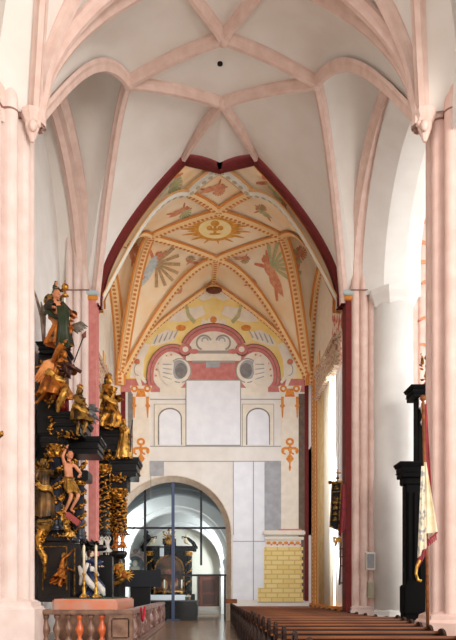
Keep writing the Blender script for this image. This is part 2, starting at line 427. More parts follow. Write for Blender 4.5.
m = MB(); m.lathe([(0.0, -0.12), (0.26, -0.12), (0.34, -0.02), (0.34, 0.06), (0, 0.06)], 16, M=Matrix.Diagonal((1.25, 0.8, 1)).to_4x4())
o = m.build('boss', mat('boss_brown', (120, 66, 34), 0.8, (80, 40, 24), 10), ceilp, 'dark brown oval boss at the crown of the lunette arch'); o.location = P(214, 290, 37.0)
# ================================================================== floor, walls, pillars
m = MB(); m.box(-14, 20, -12, 49, -0.3, 0); 
flo = m.build('floor', None or floor_m, None, 'polished dark stone aisle floor', 'structure')
nt = floor_m.node_tree; b = nt.nodes['Principled BSDF']
br = nt.nodes.new('ShaderNodeTexBrick'); br.offset = 0.5; br.inputs['Scale'].default_value = 1.0
br.inputs['Brick Width'].default_value = 0.9; br.inputs['Row Height'].default_value = 0.6; br.inputs['Mortar Size'].default_value = 0.012
br.inputs['Color1'].default_value = rgb((150, 118, 86)); br.inputs['Color2'].default_value = rgb((112, 86, 62)); br.inputs['Mortar'].default_value = rgb((50, 42, 38))
tcn = nt.nodes.new('ShaderNodeTexCoord'); nt.links.new(tcn.outputs['Object'], br.inputs['Vector']); nt.links.new(br.outputs['Color'], b.inputs['Base Color'])

# ---- end wall with the arched opening into the chapel
OX, OZ, OR = -1.93, 4.6, 3.22
def arch_wall(y0, y1, x0, x1, ztop, ox, oz, r, n=32):
    mb = MB(); pts = [(ox-r, 0)]+[(ox-r*math.cos(PI*i/n), oz+r*math.sin(PI*i/n)) for i in range(n+1)]+[(ox+r, 0)]
    out = []
    for (x, z) in pts:
        if x <= ox-r+1e-6 and z <= oz: out.append((x0, z))
        elif x >= ox+r-1e-6 and z <= oz: out.append((x1, z))
        else:
            k = (x-(ox-r))/(2*r); out.append((x0+(x1-x0)*k, ztop))
    # front and back faces, plus top corners
    vs = []
    for y in (y0, y1):
        vs += [(x, y, z) for x, z in pts]+[(x, y, z) for x, z in out]+[(x0, y, ztop), (x1, y, ztop)]
    L = len(pts); N = 2*L+2; fs = []
    for q in (0, N):
        for i in range(L-1):
            fs.append((q+i, q+i+1, q+L+i+1, q+L+i))
        fs.append((q+1, q+L+1, q+2*L)); 
        fs.append((q+L-2, q+L+L-2, q+2*L+1))
    for i in range(L-1): fs.append((i, i+1, N+i+1, N+i))
    mb.add(vs, fs); return mb
m = arch_wall(Ye, Ye+0.55, -9, 16, 21.0, OX, OZ, OR)
wb = m.build('wall_back', wallf, None, 'painted end wall with an arched opening into the chapel', 'structure')
def W(px, py, k=1): v = P(px, py, Ye); return (v.x, v.z)
NP = [0]
def paint(outline, m, k, name, label=None, px=True, thick=0.012):
    mb = MB(); o = [W(*p) for p in outline] if px else outline; NP[0] += 1
    mb.prism(o, (0, -thick*k-0.0006*NP[0], 0), o=Vector((0, Ye, 0))); return mb.build(name, m, wb, label)
def rect(x0, x1, y0, y1): return [(x0, y1), (x1, y1), (x1, y0), (x0, y0)]
def arcband(cx, cy, rx, ry, a0, a1, w, n=20):
    o = []
    for i in range(n+1):
        a = math.radians(a0+(a1-a0)*i/n); o.append((cx+rx*math.cos(a), cy-ry*math.sin(a)))
    for i in range(n, -1, -1):
        a = math.radians(a0+(a1-a0)*i/n); o.append((cx+(rx-w)*math.cos(a), cy-(ry-w)*math.sin(a)))
    return o
class Paints:
    """one painted motif made of several outlines, one mesh"""
    def __init__(s): s.mb = MB(); NP[0] += 1; s.e = 0.0006*NP[0]
    def a(s, outline, mi, k):
        o = [W(*p) for p in outline]; n0 = len(s.mb.f)
        s.mb.prism(o, (0, -0.012*k-s.e-0.00003*len(s.mb.f)/3, 0), o=Vector((0, Ye, 0)))
        for i in range(n0, len(s.mb.f)): s.mb.mi[i] = mi
        return s
    def build(s, name, mats, label=None): return s.mb.build(name, mats, wb, label)
cr = mat('painted_cream', (238, 230, 214), 0.9, (230, 220, 204), 3); gl = mat('painted_grey_line', (164, 158, 150), 0.9)
gf = mat('painted_grey', (178, 180, 184), 0.9, (162, 162, 166), 3); dk = mat('painted_dark_grey', (124, 122, 120), 0.9, (144, 140, 136), 5)
orp = mat('painted_orange', (214, 124, 48), 0.9, (224, 158, 86), 8); bw = mat('painted_cool_white', (240, 242, 246), 0.9, (232, 234, 240), 2)
umb = mat('painted_umber', (116, 100, 88), 0.9, (98, 84, 74), 4)
PMATS = [cr, gl, gf, dk, orp, rosep, yellowp, f_green, bw, f_skin, umb]
# lunette field
paint([(120, 392), (121, 378), (128, 352), (140, 330), (155, 311), (175, 295), (195, 286), (213, 280), (232, 286), (255, 300), (277, 318), (295, 342), (307, 370), (309, 392)], yellowp, 1, 'painted_sky', 'yellow sky painted in the lunette')
p = Paints()
def mir(o): return [(427-x, y) for x, y in o]
def cloud(o):  # pale clouds and wings in the lunette
    p.a(o, 0, 2); p.a(mir(o), 0, 2)
cloud([(130, 378), (132, 358), (142, 342), (150, 345), (144, 360), (143, 378)])
cloud([(150, 346), (156, 336), (166, 330), (178, 332), (174, 340), (160, 345)])
cloud([(168, 322), (176, 312), (188, 308), (202, 306), (206, 314), (196, 319), (184, 322)])
cloud([(196, 298), (206, 292), (213, 291), (213, 297), (204, 301)])
for k in range(5):
    q = stroke((154+k*5, 344-k*1.5), (158+k*5, 335-k*1.2), 0.7, 0.4); p.a(q, 2, 3); p.a(mir(q), 2, 3)
p.build('painted_clouds', PMATS, 'pale painted clouds and wings')
p = Paints()
for q in ([(184, 302), (187, 303), (190, 314), (196, 321), (194, 324), (187, 317)],): p.a(q, 7, 3); p.a(mir(q), 7, 3)
q = ell(181, 328, 5, 3); p.a(q, 4, 3); p.a(mir(q), 4, 3)
q = ell(213.5, 322, 6, 6); p.a(q, 0, 4); p.a(ell(213.5, 320, 3.4, 3.4), 4, 5)
q = [(200, 326), (203, 318), (208, 322), (213, 319), (219, 322), (224, 318), (227, 326)]; p.a(q, 0, 3)
p.build('painted_garland', PMATS, 'green garlands and orange shells')
# frieze and pediment
p = Paints()
p.a(rect(121, 307, 379, 392), 5, 2)
p.a(rect(160, 268, 352, 392), 5, 2)
p.a(rect(160, 268, 388, 396), 0, 3); 
p.build('painted_frieze', PMATS, 'rose painted frieze')
p = Paints()
p.a(arcband(213.5, 352, 33, 28, 18, 162, 7.5), 5, 4)
p.a([(x, y) for x, y in ell(213.5, 343, 25.5, 14, n=24)], 0, 3)
p.a(rect(189, 238, 351, 354), 1, 5); p.a(rect(186, 241, 354, 361), 0, 5); p.a(rect(192, 235, 361, 363), 1, 5); p.a(rect(206, 220, 362, 368), 2, 5)
p.a(arcband(204, 343, 8, 8, 20, 250, 1.6), 1, 6); p.a(mir(arcband(204, 343, 8, 8, 20, 250, 1.6)), 1, 6)
p.a(arcband(205, 341, 3.5, 3.5, 0, 200, 1.2), 2, 6); p.a(mir(arcband(205, 341, 3.5, 3.5, 0, 200, 1.2)), 2, 6)
rd_ = 10
p.a(arcband(213.5, 352, 33.6, 28.6, 18, 162, 0.8), 10, 5); p.a(arcband(213.5, 352, 30, 25, 20, 160, 0.5), 10, 5)
for s in (0, 1):
    g = mir if s else (lambda o: o)
    p.a(g(ell(170, 372, 18, 20, n=24)), 0, 3)
    p.a(g(ell(180, 371, 11.5, 12.5, n=24)), 0, 5); p.a(g(arcband(180, 371, 11.5, 12.5, -80, 270, 1.0)), 1, 6)
    p.a(g(ell(179, 370, 8.6, 9.6, n=20)), 2, 6); p.a(g(ell(181, 371, 6, 7.6, n=20)), 3, 7)
    p.a(g([(158, 366), (163, 357), (171, 357), (174, 364), (173, 374), (176, 381), (168, 386), (161, 380)]), 0, 8)
    for k in range(4): p.a(g(stroke((172, 380-k*5), (163, 377-k*4), 0.3, 0.5)), 2, 9)
    p.a(g(arcband(173, 376, 26, 31, 62, 200, 6.5)), 5, 7)
    p.a(g(arcband(173, 376, 26.5, 31.5, 62, 200, 0.7)), 10, 8); p.a(g(arcband(173, 376, 23, 28, 64, 198, 0.5)), 10, 8); p.a(g(ell(185.3, 350.4, 6.6, 6.1)), 10, 7)
    p.a(g(ell(185, 350, 6, 5.5)), 5, 8); p.a(g(ell(185.5, 350, 3, 2.8)), 0, 9)
    p.a(g(ell(202-8, 352, 5, 2.4)), 5, 7)
    for k in range(6):
        a = math.radians(95+k*17); p.a(g(ell(173+17*math.cos(a), 376-21*math.sin(a), 1.0, 1.0, n=6)), 4, 7)
p.build('painted_pediment', PMATS, 'rose broken pediment with grey roundels')
# putti beside the pediment
for s in (0, 1):
    g = mir if s else (lambda o: o); p = Paints()
    p.a(g(ell(137, 362, 3, 3)), 9, 4); p.a(g(ell(138, 370, 4, 6)), 0, 4); p.a(g(stroke((137, 375), (141, 387), 2, 1.4)), 0, 4); p.a(g(stroke((140, 375), (146, 383), 1.8, 1.2)), 0, 4); p.a(g(stroke((134, 368), (130, 360), 1.4, 1)), 0, 4)
    p.a(g(arcband(138, 370, 4, 6, 80, 280, 0.7)), 1, 5)
    p.build('painted_cherub', PMATS, 'pale painted cherub seated at the foot of the lunette')
# central panel and lines
p = Paints(); p.a(rect(185.5, 241, 380, 446), 1, 4); p.a(rect(186.5, 240, 381, 445), 8, 5); p.build('painted_panel', PMATS, 'large blank white painted panel')
for (x0, x1) in ((158, 182), (246, 270)):
    p = Paints(); p.a(rect(x0-4, x1+4, 404, 446), 1, 2); p.a(rect(x0-3.4, x1+3.4, 404.6, 446), 0, 3)
    c = (x0+x1)/2; h = (x1-x0)/2
    p.a([(x0, 445)]+[(c-h*math.cos(PI*i/14), 418-10*math.sin(PI*i/14)) for i in range(15)]+[(x1, 445)], 3, 4)
    p.a([(x0+1.3, 445)]+[(c-(h-1.3)*math.cos(PI*i/14), 418.5-9*math.sin(PI*i/14)) for i in range(15)]+[(x1-1.0, 445)], 8, 5)
    p.build('painted_niche', PMATS, 'arched blind niche outlined in grey')
p = Paints()
for y in (399, 446, 461): p.a(rect(150, 281, y, y+0.8), 1, 2)
for x in (150.5, 253, 233): p.a(rect(x, x+0.7, 461, 535 if x > 200 else 500), 1, 2)
p.a(rect(233, 265, 461, 600), 8, 1); p.a(rect(233, 265, 541, 541.7), 1, 3); p.a(rect(253, 253.8, 461, 600), 1, 3)
p.build('painted_joint_lines', PMATS)
p = Paints(); p.a(rect(150, 164, 461, 476), 2, 3); p.a(rect(264.5, 281, 461, 534), 2, 3); p.build('painted_grey_panel', PMATS, 'blue grey painted panels')
# painted pilasters
for (x0, x1, yb) in ((133, 149, 477), (281, 298.5, 531)):
    c = (x0+x1)/2
    p = Paints(); p.a(rect(x0-5, x0, 392, yb-4), 3, 2) if x0 < 200 else p.a(rect(x1, x1+6, 394, 600), 10, 2)
    p.a(rect(x0, x1, 392, yb), 0, 3)
    p.a([(x0-1, 394), (x0-3, 386), (x1+3, 386), (x1+1, 394)], 0, 4)
    for s in (-1, 1): p.a(ell(c+s*6.5, 389, 3.6, 3.6), 4, 5); p.a(ell(c+s*6.5, 389, 1.5, 1.5), 0, 6)
    p.a([(c-5, 397), (c-3, 389), (c+3, 389), (c+5, 397)], 4, 5)
    for s in (-1, 1):
        xx = c+s*(x1-x0)*0.42
        p.a(ell(xx, 406, 2.4, 1.8), 4, 5); p.a(stroke((xx, 397), (xx, 418), 1.4, 0.5), 4, 5)
    yy = 447
    p.a(ell(c, yy-5, 4.2, 4), 4, 5); p.a(ell(c, yy-5, 1.8, 1.6), 0, 6); p.a(stroke((c, yy-2), (c, yy+24), 1.0, 0.5), 4, 5)
    for s in (-1, 1):
        p.a(arcband(c+s*4.2, yy+4, 4, 4, 0, 270, 1.6), 4, 5); p.a(stroke((c, yy+1), (c+s*7, yy+2), 1.2, 0.8), 4, 5); p.a(ell(c+s*7, yy+4, 1.6, 3), 4, 5)
    p.a([(c-4, yy+12), (c, yy+6), (c+4, yy+12), (c, yy+17)], 4, 5); p.a(ell(c, yy+21, 1.2, 2.6), 4, 5)
    if x0 > 200: p.a(rect(x0-3, x1+3, 529, 533.5), 5, 4)
    p.build('painted_pilaster', PMATS, 'cream painted pilaster with orange arabesques')
p = Paints(); p.a(rect(121, 125.5, 392, 500), 5, 3); p.a(rect(304.5, 308.5, 379, 601), 5, 3); p.build('painted_red_strip', [cr, gl, gf, dk, orp, redp, yellowp, f_green, bw, f_skin, umb], 'dark red vertical strips at the corners')
mb = MB(); q0 = P(263, 536, Ye); q1 = P(305, 531, Ye)
mb.bevbox(q0.x, q1.x, Ye-0.2, Ye, q0.z+0.03, q1.z+0.02, 0.05); mb.bevbox(q0.x+0.08, q1.x-0.08, Ye-0.14, Ye, q0.z-0.22, q0.z-0.05, 0.02)
mb.build('ledge', cr, wb, 'grey moulded ledge below the painted pilaster')
p = Paints(); p.a(rect(265, 301, 539.5, 547), 0, 3)
for k in range(6): p.a(ell(268.5+k*5.8, 543, 2.2, 1.6), 4, 4); p.a(ell(271.4+k*5.8, 544.6, 1.2, 1.0), 5, 4)
p.build('painted_scroll_frieze', PMATS, 'small frieze of brown scrolls under the ledge')
# yellow block masonry
bm_ = bpy.data.materials.new('yellow_masonry'); bm_.use_nodes = True; nt = bm_.node_tree; b = nt.nodes['Principled BSDF']; b.inputs['Roughness'].default_value = 0.9
br = nt.nodes.new('ShaderNodeTexBrick'); br.inputs['Scale'].default_value = 1.0; br.inputs['Brick Width'].default_value = 0.62; br.inputs['Row Height'].default_value = 0.25; br.inputs['Mortar Size'].default_value = 0.03
br.inputs['Color1'].default_value = rgb((240, 220, 154)); br.inputs['Color2'].default_value = rgb((232, 206, 132)); br.inputs['Mortar'].default_value = rgb((212, 182, 112))
tcn = nt.nodes.new('ShaderNodeTexCoord'); mp = nt.nodes.new('ShaderNodeMapping'); mp.inputs['Rotation'].default_value = (-PI/2, 0, 0)
nt.links.new(tcn.outputs['Object'], mp.inputs['Vector']); nt.links.new(mp.outputs[0], br.inputs['Vector']); nt.links.new(br.outputs['Color'], b.inputs['Base Color'])
ol = [(264, 547), (303, 547)]
for k in range(7): y = 547+k*6.5; ol += [(303, y+3.2), (301.5, y+3.2), (301.5, y+6.5), (303, y+6.5)]
ol += [(303, 602), (258, 602), (258, 588), (264, 588)]
paint(ol, bm_, 4, 'painted_masonry', 'yellow painted stone blocks', thick=0.014)
# tan lining on the arris of the opening
mb = MB(); pts = [Vector((OX+OR-0.02, Ye-0.02, 0))]+[Vector((OX+(OR-0.02)*math.cos(PI*i/32), Ye-0.02, OZ+(OR-0.02)*math.sin(PI*i/32))) for i in range(33)]+[Vector((OX-OR+0.02, Ye-0.02, 0))]
mb.sweep(pts, (0, 1, 0), [(0, -0.02), (0, 0.03), (0.12, 0.06), (0.5, 0.27), (0.62, 0.27), (0.62, -0.02)], -1.0)
mb.build('opening_reveal', mat('tan_reveal', (226, 214, 198), 0.85, (214, 196, 174), 4), wb, 'tan lining of the arched opening')

# ---- side walls of the painted bay
def stripwall(name, xf, s, label):
    """side wall at x = xf(y); s=+1 the right wall. Painted vertical bands in relief"""
    mb = MB(); mb.box(min(xf, xf+s*0.6), max(xf, xf+s*0.6), 31.2 if s > 0 else 29.0, 37.6, 0, 19.5)
    if s > 0: mb.box(min(xf, xf+s*0.6), max(xf, xf+s*0.6), 29.0, 31.2, 12.3, 19.5), mb.box(min(xf, xf+s*0.6), max(xf, xf+s*0.6), 29.0, 31.2, 0, 0.9)
    return mb.build(name, cr, None, label, 'structure')
wl = stripwall('wall_left', -4.9-0.35, -1, 'left side wall of the painted bay')
wr = stripwall('wall_right', 5.6, 1, 'right side wall of the painted bay, painted with fluted pilasters')
flute = ornament('fluted_ochre', (206, 160, 96), (232, 206, 158), (224, 190, 134), 0.5)
def band(wall, xf, s, y0, y1, z0, z1, m, name, t=0.05, fl=0, label=None):
    mb = MB(); n = max(1, fl)
    if fl:
        wdt = (y1-y0)/fl
        for k in range(fl): 
            yc = y0+(k+0.5)*wdt
            mb.lathe([(wdt*0.42, z0), (wdt*0.42, z1)], 8, c=(xf, yc, 0))
    else:
        L = z1-z0; x = xf-s*t
        mb.add([(x, y0, z0), (x, y1, z0), (x, y1, z1), (x, y0, z1)], [(0, 1, 2, 3)], uvs=[(0, 0), (0, 1), (L, 1), (L, 0)])
        mb.box(min(xf, x+s*0.002), max(xf, x+s*0.002), y0, y1, z0, z1)
    return mb.build(name, m, wall, label)
for (wall, xf, s) in ((wr, 5.6, 1), (wl, -5.25, -1)):
    band(wall, xf, s, 36.7, 37.5, 0.9, 13.0, orn, 'painted_band', 0.06)
    band(wall, xf, s, 35.9, 36.5, 0.9, 13.2, orn, 'painted_band', 0.05)
    band(wall, xf, s, 34.9, 35.7, 0.9, 13.6, flute, 'painted_band', 0.04)
    band(wall, xf, s, 33.0, 34.7, 0.9, 11.2, mat('fluted_cream', (226, 200, 150), 0.85, (212, 180, 124), 3), 'fluted_pilaster', fl=5)
    band(wall, xf, s, 31.3, 32.9, 0.9, 11.2, mat('fluted_pale', (232, 222, 200), 0.85), 'fluted_pilaster', fl=4)
    mb = MB(); mb.bevbox(xf-s*0.28 if s > 0 else xf, xf if s > 0 else xf+0.28, 29.2, 34.8, 11.2, 12.3, 0.08); mb.bevbox(min(xf, xf-s*0.36), max(xf, xf-s*0.36), 29.2, 34.8, 12.1, 12.4, 0.04); mb.bevbox(min(xf, xf-s*0.33), max(xf, xf-s*0.33), 29.2, 34.8, 11.05, 11.25, 0.04)
    mb.build('painted_capital', mat('capital_paint', (206, 190, 160), 0.8, (160, 100, 84), 9, lo=0.45, hi=0.6), wall)
    band(wall, xf, s, 29.2, 31.4, 12.5, 16.5, mat('rose_white_pattern', (226, 214, 196), 0.8, (196, 96, 72), 3, lo=0.5, hi=0.56), 'painted_band', 0.03)
    mb = MB(); mb.box(min(xf, xf-s*0.14), max(xf, xf-s*0.14), 29.1, 37.55, 0.0, 0.75); mb.build('baseboard', mat('blue_grey_base', (64, 70, 82), 0.7, (50, 54, 64), 3), wall, 'dark blue grey base band')
    mb = MB(); mb.box(min(xf, xf-s*0.17), max(xf, xf-s*0.17), 29.1, 37.55, 0.75, 0.95); mb.build('baseboard_line', ochre, wall, 'ochre line above the base band')

# ---- far pillars carrying the red arch
def molded(mb, x0, x1, y0, y1, z0, z1, n=3, s=1, bow=0.16):
    """pillar shaft whose camera-side face is a row of roll mouldings"""
    w_ = (x1-x0)/n; pts = [(x1, y1), (x0, y1)]
    for k in range(n):
        for i in range(9):
            a = PI*i/8; pts.append((x0+w_*(k+0.5)-w_*0.5*math.cos(a)*0.92, y0-bow*math.sin(a)))
    vs = [(x, y, z0) for x, y in pts]+[(x, y, z1) for x, y in pts]; L = len(pts)
    mb.add(vs, [(i, (i+1) % L, (i+1) % L+L, i+L) for i in range(L)]+[tuple(range(L))[::-1], tuple(range(L, 2*L))])
def far_pillar(n, s, label):
    r = empty('stone_pillar', (0, 0, 0), label=label, kind='structure')
    xi = 5.58 if s > 0 else -4.53
    a, b = (xi+0.2, xi+1.25) if s > 0 else (xi-1.25, xi-0.28)
    mb = MB(); molded(mb, a, b, 28.35, 29.1, 0.0, 21.0, 3); mb.build('moulded_shaft', pink if s > 0 else pinkw, r)
    mb = MB(); a2, b2 = (xi, xi+0.22) if s > 0 else (xi-0.3, xi); mb.box(a2, b2, 28.3, 29.1, 0, 13.35); mb.build('red_pilaster', redp if s > 0 else rosep, r, 'dark red pilaster' if s > 0 else 'rose red pilaster')
    mb = MB(); a3, b3 = a2-0.12, b2+0.12
    mb.bevbox(a3, b3, 28.2, 29.2, 13.55, 13.75, 0.03); mb.build('capital', mat('capital_blue', (176, 190, 190), 0.8), r)
    mb = MB(); mb.bevbox(a3+0.05, b3-0.05, 28.25, 29.15, 13.35, 13.55, 0.03); mb.build('capital_band', ochre, r)
    mb = MB(); mb.bevbox(a-0.08, b+0.08, 28.1, 29.15, 0, 0.85, 0.05); mb.bevbox(a-0.03, b+0.03, 28.15, 29.15, 0.85, 1.0, 0.05); mb.build('plinth', pinkw, r)
    mb = MB(); mb.sweep([Vector((a-0.03, 28.17, 13.72)), Vector((b+0.03, 28.17, 13.72))], (0, 1, 0), [(0.02, -0.02), (-0.03, -0.015), (-0.03, 0.015), (0.02, 0.02)]); mb.build('string_line', mat('dark_joint', (150, 110, 98), 0.9), r)  # thin darker strip along the joint in the stone
    return r
far_pillar(0, 1, 'pink stone pillar with a dark red pilaster on the right of the painted bay')
far_pillar(0, -1, 'pale pink stone pillar with a red pilaster behind the gilded altar')

# ---- white half-columns and the arcade on the right
r = empty('white_column', (0, 0, 0), label='smooth white round column under an octagonal capital', kind='structure')
cx, cy = 7.47, 28.3
mb = MB(); mb.lathe([(0.8, 0), (0.8, 13.25)], 40, c=(cx, cy, 0)); mb.build('shaft', white, r)
mb = MB(); M8 = Matrix.Rotation(PI/8, 4, 'Z')
mb.lathe([(0.82, 12.95), (0.88, 13.05), (0.9, 13.15), (1.04, 13.4), (1.06, 13.6), (0.95, 13.62)], 8, c=(cx, cy, 0), M=M8, smooth=False); mb.build('capital', white, r)
mb = MB(); mb.lathe([(1.02, 0), (1.02, 0.55), (0.92, 0.62), (0.9, 0.8), (0.8, 0.86)], 8, c=(cx, cy, 0), M=M8, smooth=False); mb.build('plinth', white, r)
def arcade(s, name, x_in, xs, closed):
    """wall above the arcade arch: outer edge follows the wall rib, inner edge the arch; xs = [(x offset, radius shrink)]"""
    y0, y1, zs, za = 19.9, 27.75, 13.5, 17.75; yc = (y0+y1)/2
    mb = MB(); n = 40; inner = []; outer = []
    for i in range(n+1):
        a = PI*i/n; c, sn = math.cos(a), math.sin(a)
        outer.append((yc-5.2*c, zs+6.3*sn)); inner.append((yc-(y1-y0)/2*c*1.0, zs+(za-zs)*sn))
    vs = []; rows = [[(x_in, y, z) for y, z in outer], [(x_in, y, z) for y, z in [(yc-(yq-yc)*-1.0 if False else yq, zq) for yq, zq in [(yc+(y-yc)*1.14, zs+(z-zs)*1.14) for y, z in inner]]]]
    rows.append([(x_in+s*0.75, y, z) for y, z in inner]); rows.append([(x_in+s*1.6, y, z) for y, z in inner]); rows.append([(x_in+s*2.3, yc+(y-yc)*1.14, zs+(z-zs)*1.14) for y, z in inner]); rows.append([(x_in+s*2.3, y, z) for y, z in outer])
    for rr in rows: vs += rr
    fs = []; 
    for q in range(5):
        for i in range(n): a = q*(n+1)+i; fs.append((a, a+1, a+n+2, a+n+1))
    mb.add(vs, fs); 
    return mb.build(name, white, None, None, 'structure')
tag(arcade(1, 'wall_right', 6.22, None, False), 'white arcade arch springing from the white column')
mb = MB(); mb.box(6.3, 8.6, 28.3, 29.5, 13.5, 20.5); mb.build('wall_right', white, None, 'white wall above the white column', 'structure')
mb = MB(); mb.box(6.3, 8.6, 17.2, 19.6, 13.5, 20.5); mb.build('wall_right', white, None, 'wall above the near right pillar', 'structure')
# closed left wall, with white pilaster
mb = MB(); mb.box(-6.8, -6.05, 8, 29.5, 0, 21.0); mb.build('wall_left', white, None, 'plain white wall behind the gilded altar', 'structure')
# pillar beyond the arcade and the outer wall of the next aisle
r = empty('stone_pillar', (0, 0, 0), label='narrow pink pillar seen behind the white column', kind='structure')
mb = MB(); molded(mb, 8.5, 10.0, 30.0, 31.0, 0, 21.0, 3); mb.build('moulded_shaft', pink, r)
mb = MB(); mb.box(16, 16.4, 6, 38, 0, 4); mb.box(16, 16.4, 6, 38, 14, 21)
for y in (6, 13, 20, 27, 34): mb.box(16, 16.4, y, y+3.5, 4, 14)
mb.build('wall_right', cream, None, 'outer wall with windows beyond the arcade', 'structure')
# orange fresco traces on the pillar beyond the arcade
mb = MB()
for (px, py, a, b_, rt) in ((424, 222, 5, 2, -30), (425, 243, 5, 2, 25), (424, 262, 6, 2, 0), (425, 282, 4, 2, -20), (424, 318, 6, 1.6, -20), (425, 345, 5, 1.6, 20), (420, 200, 1.2, 14, 0)):
    o = [(v.x, v.z) for v in [P(q[0], q[1], 29.83) for q in ell(px, py, a, b_, rt)]]; mb.prism(o, (0, 0.25, 0), o=Vector((0, 29.82, 0)))
mb.build('fresco_traces', f_red, r, 'orange painted strokes')
# ---- near pillars: clustered shafts
def near_pillar(s, xi, label, m, ph=1.3):
    r = empty('stone_pillar', (0, 0, 0), label=label, kind='structure')
    cx = xi+s*1.25; cy = 18.9
    R = 1.25
    def section(R, lob, z0, z1, name, mm, la):
        mb = MB(); pts = []; n = 140
        for i in range(n):
            a = 2*PI*i/n+0.13; k = 1-la*(1-abs(math.sin(lob*a/2)))**1.3; pts.append((cx+R*k*math.cos(a), cy+R*k*math.sin(a)))
        vs = [(x, y, z0) for x, y in pts]+[(x, y, z1) for x, y in pts]
        mb.add(vs, [(i, (i+1) % n, (i+1) % n+n, i+n) for i in range(n)]+[tuple(range(n))[::-1], tuple(range(n, 2*n))]); return mb.build(name, mm, r, smooth=False)
    section(R, 14, ph, 21.0, 'clustered_shaft', m, 0.19)
    section(R+0.015, 14, 14.05, 14.09, 'shaft_ring', mat('joint_line', (150, 112, 100), 0.9), 0.13)
    mb = MB(); M8 = Matrix.Rotation(PI/8, 4, 'Z')
    mb.lathe([(R+0.3, 0), (R+0.3, ph-.18), (R+0.2, ph-.1), (R+0.18, ph), (R-0.1, ph+.12)], 8, c=(cx, cy, 0), M=M8, smooth=False); mb.build('plinth', m, r)
    # corbel under the rib bundle
    mb = MB(); q = Vector((-4.62 if s < 0 else 5.7, 18.4, 14.15))
    mb.lathe([(0.04, -0.75), (0.1, -0.62), (0.2, -0.35), (0.19, -0.28), (0.30, -0.08), (0.30, 0.03)], 8, c=q, smooth=False)
    mb.ball(q+Vector((-s*0.06, -0.16, -0.42)), (0.11, 0.11, 0.15)); mb.ball(q+Vector((-s*0.16, -0.05, -0.3)), (0.09, 0.11, 0.1)); mb.build('corbel', pink, r, 'carved pink corbel below the ribs')
    return r
near_pillar(-1, -4.72, 'massive clustered pink stone pillar in front of the gilded altar', pinkw)
near_pillar(1, 5.93, 'massive clustered pink stone pillar in front of the dark side altar', mat('pillar_rose', (230, 200, 188), 0.85, (220, 186, 174), 2, bump=0.1), 0.95)

glow = bpy.data.materials.new('daylit_glass'); glow.use_nodes = True; nt = glow.node_tree; b = nt.nodes['Principled BSDF']
b.inputs['Base Color'].default_value = (0.8, 0.85, 0.9, 1); b.inputs['Emission Color'].default_value = (0.93, 0.96, 1, 1); b.inputs['Emission Strength'].default_value = 5.0
for n, (xw, lab) in enumerate(((6.0, 'tall daylit window in the right side of the painted bay'),)):
    wo = empty('window_%d' % (n+1), (xw, 30.1, 0), label=lab, kind='structure')
    mb = MB(); mb.box(-0.03, 0.03, -1.1, 1.1, 0.9, 12.3); mb.build('window_pane', glow, wo)
    mb = MB()
    for z in (0.9, 3.2, 5.5, 7.8, 10.1, 12.2): mb.box(-0.06, 0.06, -1.1, 1.1, z, z+0.06)
    for y in (-1.1, -0.4, 0.35, 1.04): mb.box(-0.06, 0.06, y, y+0.06, 0.9, 12.3)
    mb.build('glazing_bars', iron, wo)

mb = MB(); mb.box(6.4, 6.9, 8.4, 17.6, 14.4, 21.0); mb.build('wall_right', white, None, 'upper wall over the nearer arcade', 'structure')
mb = MB()
for y in (29.5, 30.05, 30.6): mb.lathe([(0.17, 0.95), (0.17, 11.0), (0.24, 11.2), (0.24, 12.2)], 12, c=(5.75, y, 0))
mb.build('fluted_colonnettes', white, wr, 'white fluted colonnettes in front of the bright window')
# ================================================================== chapel behind the glass
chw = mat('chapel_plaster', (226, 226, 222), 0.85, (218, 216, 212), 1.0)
mb = MB(); mb.box(-7.2, 3.2, 50.0, 50.4, 0, 9); wcb = mb.build('wall_chapel_back', mat('chapel_cream', (236, 230, 214), 0.85), None, 'cream back wall of the chapel', 'structure')
mb = MB(); mb.box(-7.2, -6.6, 43.0, 50, 0, 9); mb.box(-7.2, -6.6, 38.1, 40.4, 0, 9); mb.box(-7.2, -6.6, 40.4, 43.0, 0, 2.6); mb.box(-7.2, -6.6, 40.4, 43.0, 6.2, 9); mb.build('wall_chapel_left', chw, None, 'left wall of the chapel', 'structure')
mb = MB(); mb.box(2.6, 3.2, 38.1, 50, 0, 9); mb.build('wall_chapel_right', chw, None, 'right wall of the chapel', 'structure')
mb = MB(); n = 40; vs = []; 
for y in (38.1, 50.0):
    for i in range(n+1): a = PI*i/n; vs.append((-1.95-4.75*math.cos(a), y, 3.2+4.6*math.sin(a)))
mb.add(vs, [(i, i+1, i+n+2, i+n+1) for i in range(n)], True); mb.build('ceiling_chapel', mat('chapel_vault_shade', (110, 118, 122), 0.9, (94, 102, 106), 0.8), None, 'barrel vault of the chapel, shade painted in as grey', 'structure')  # the shade up in the vault is put into its grey colour
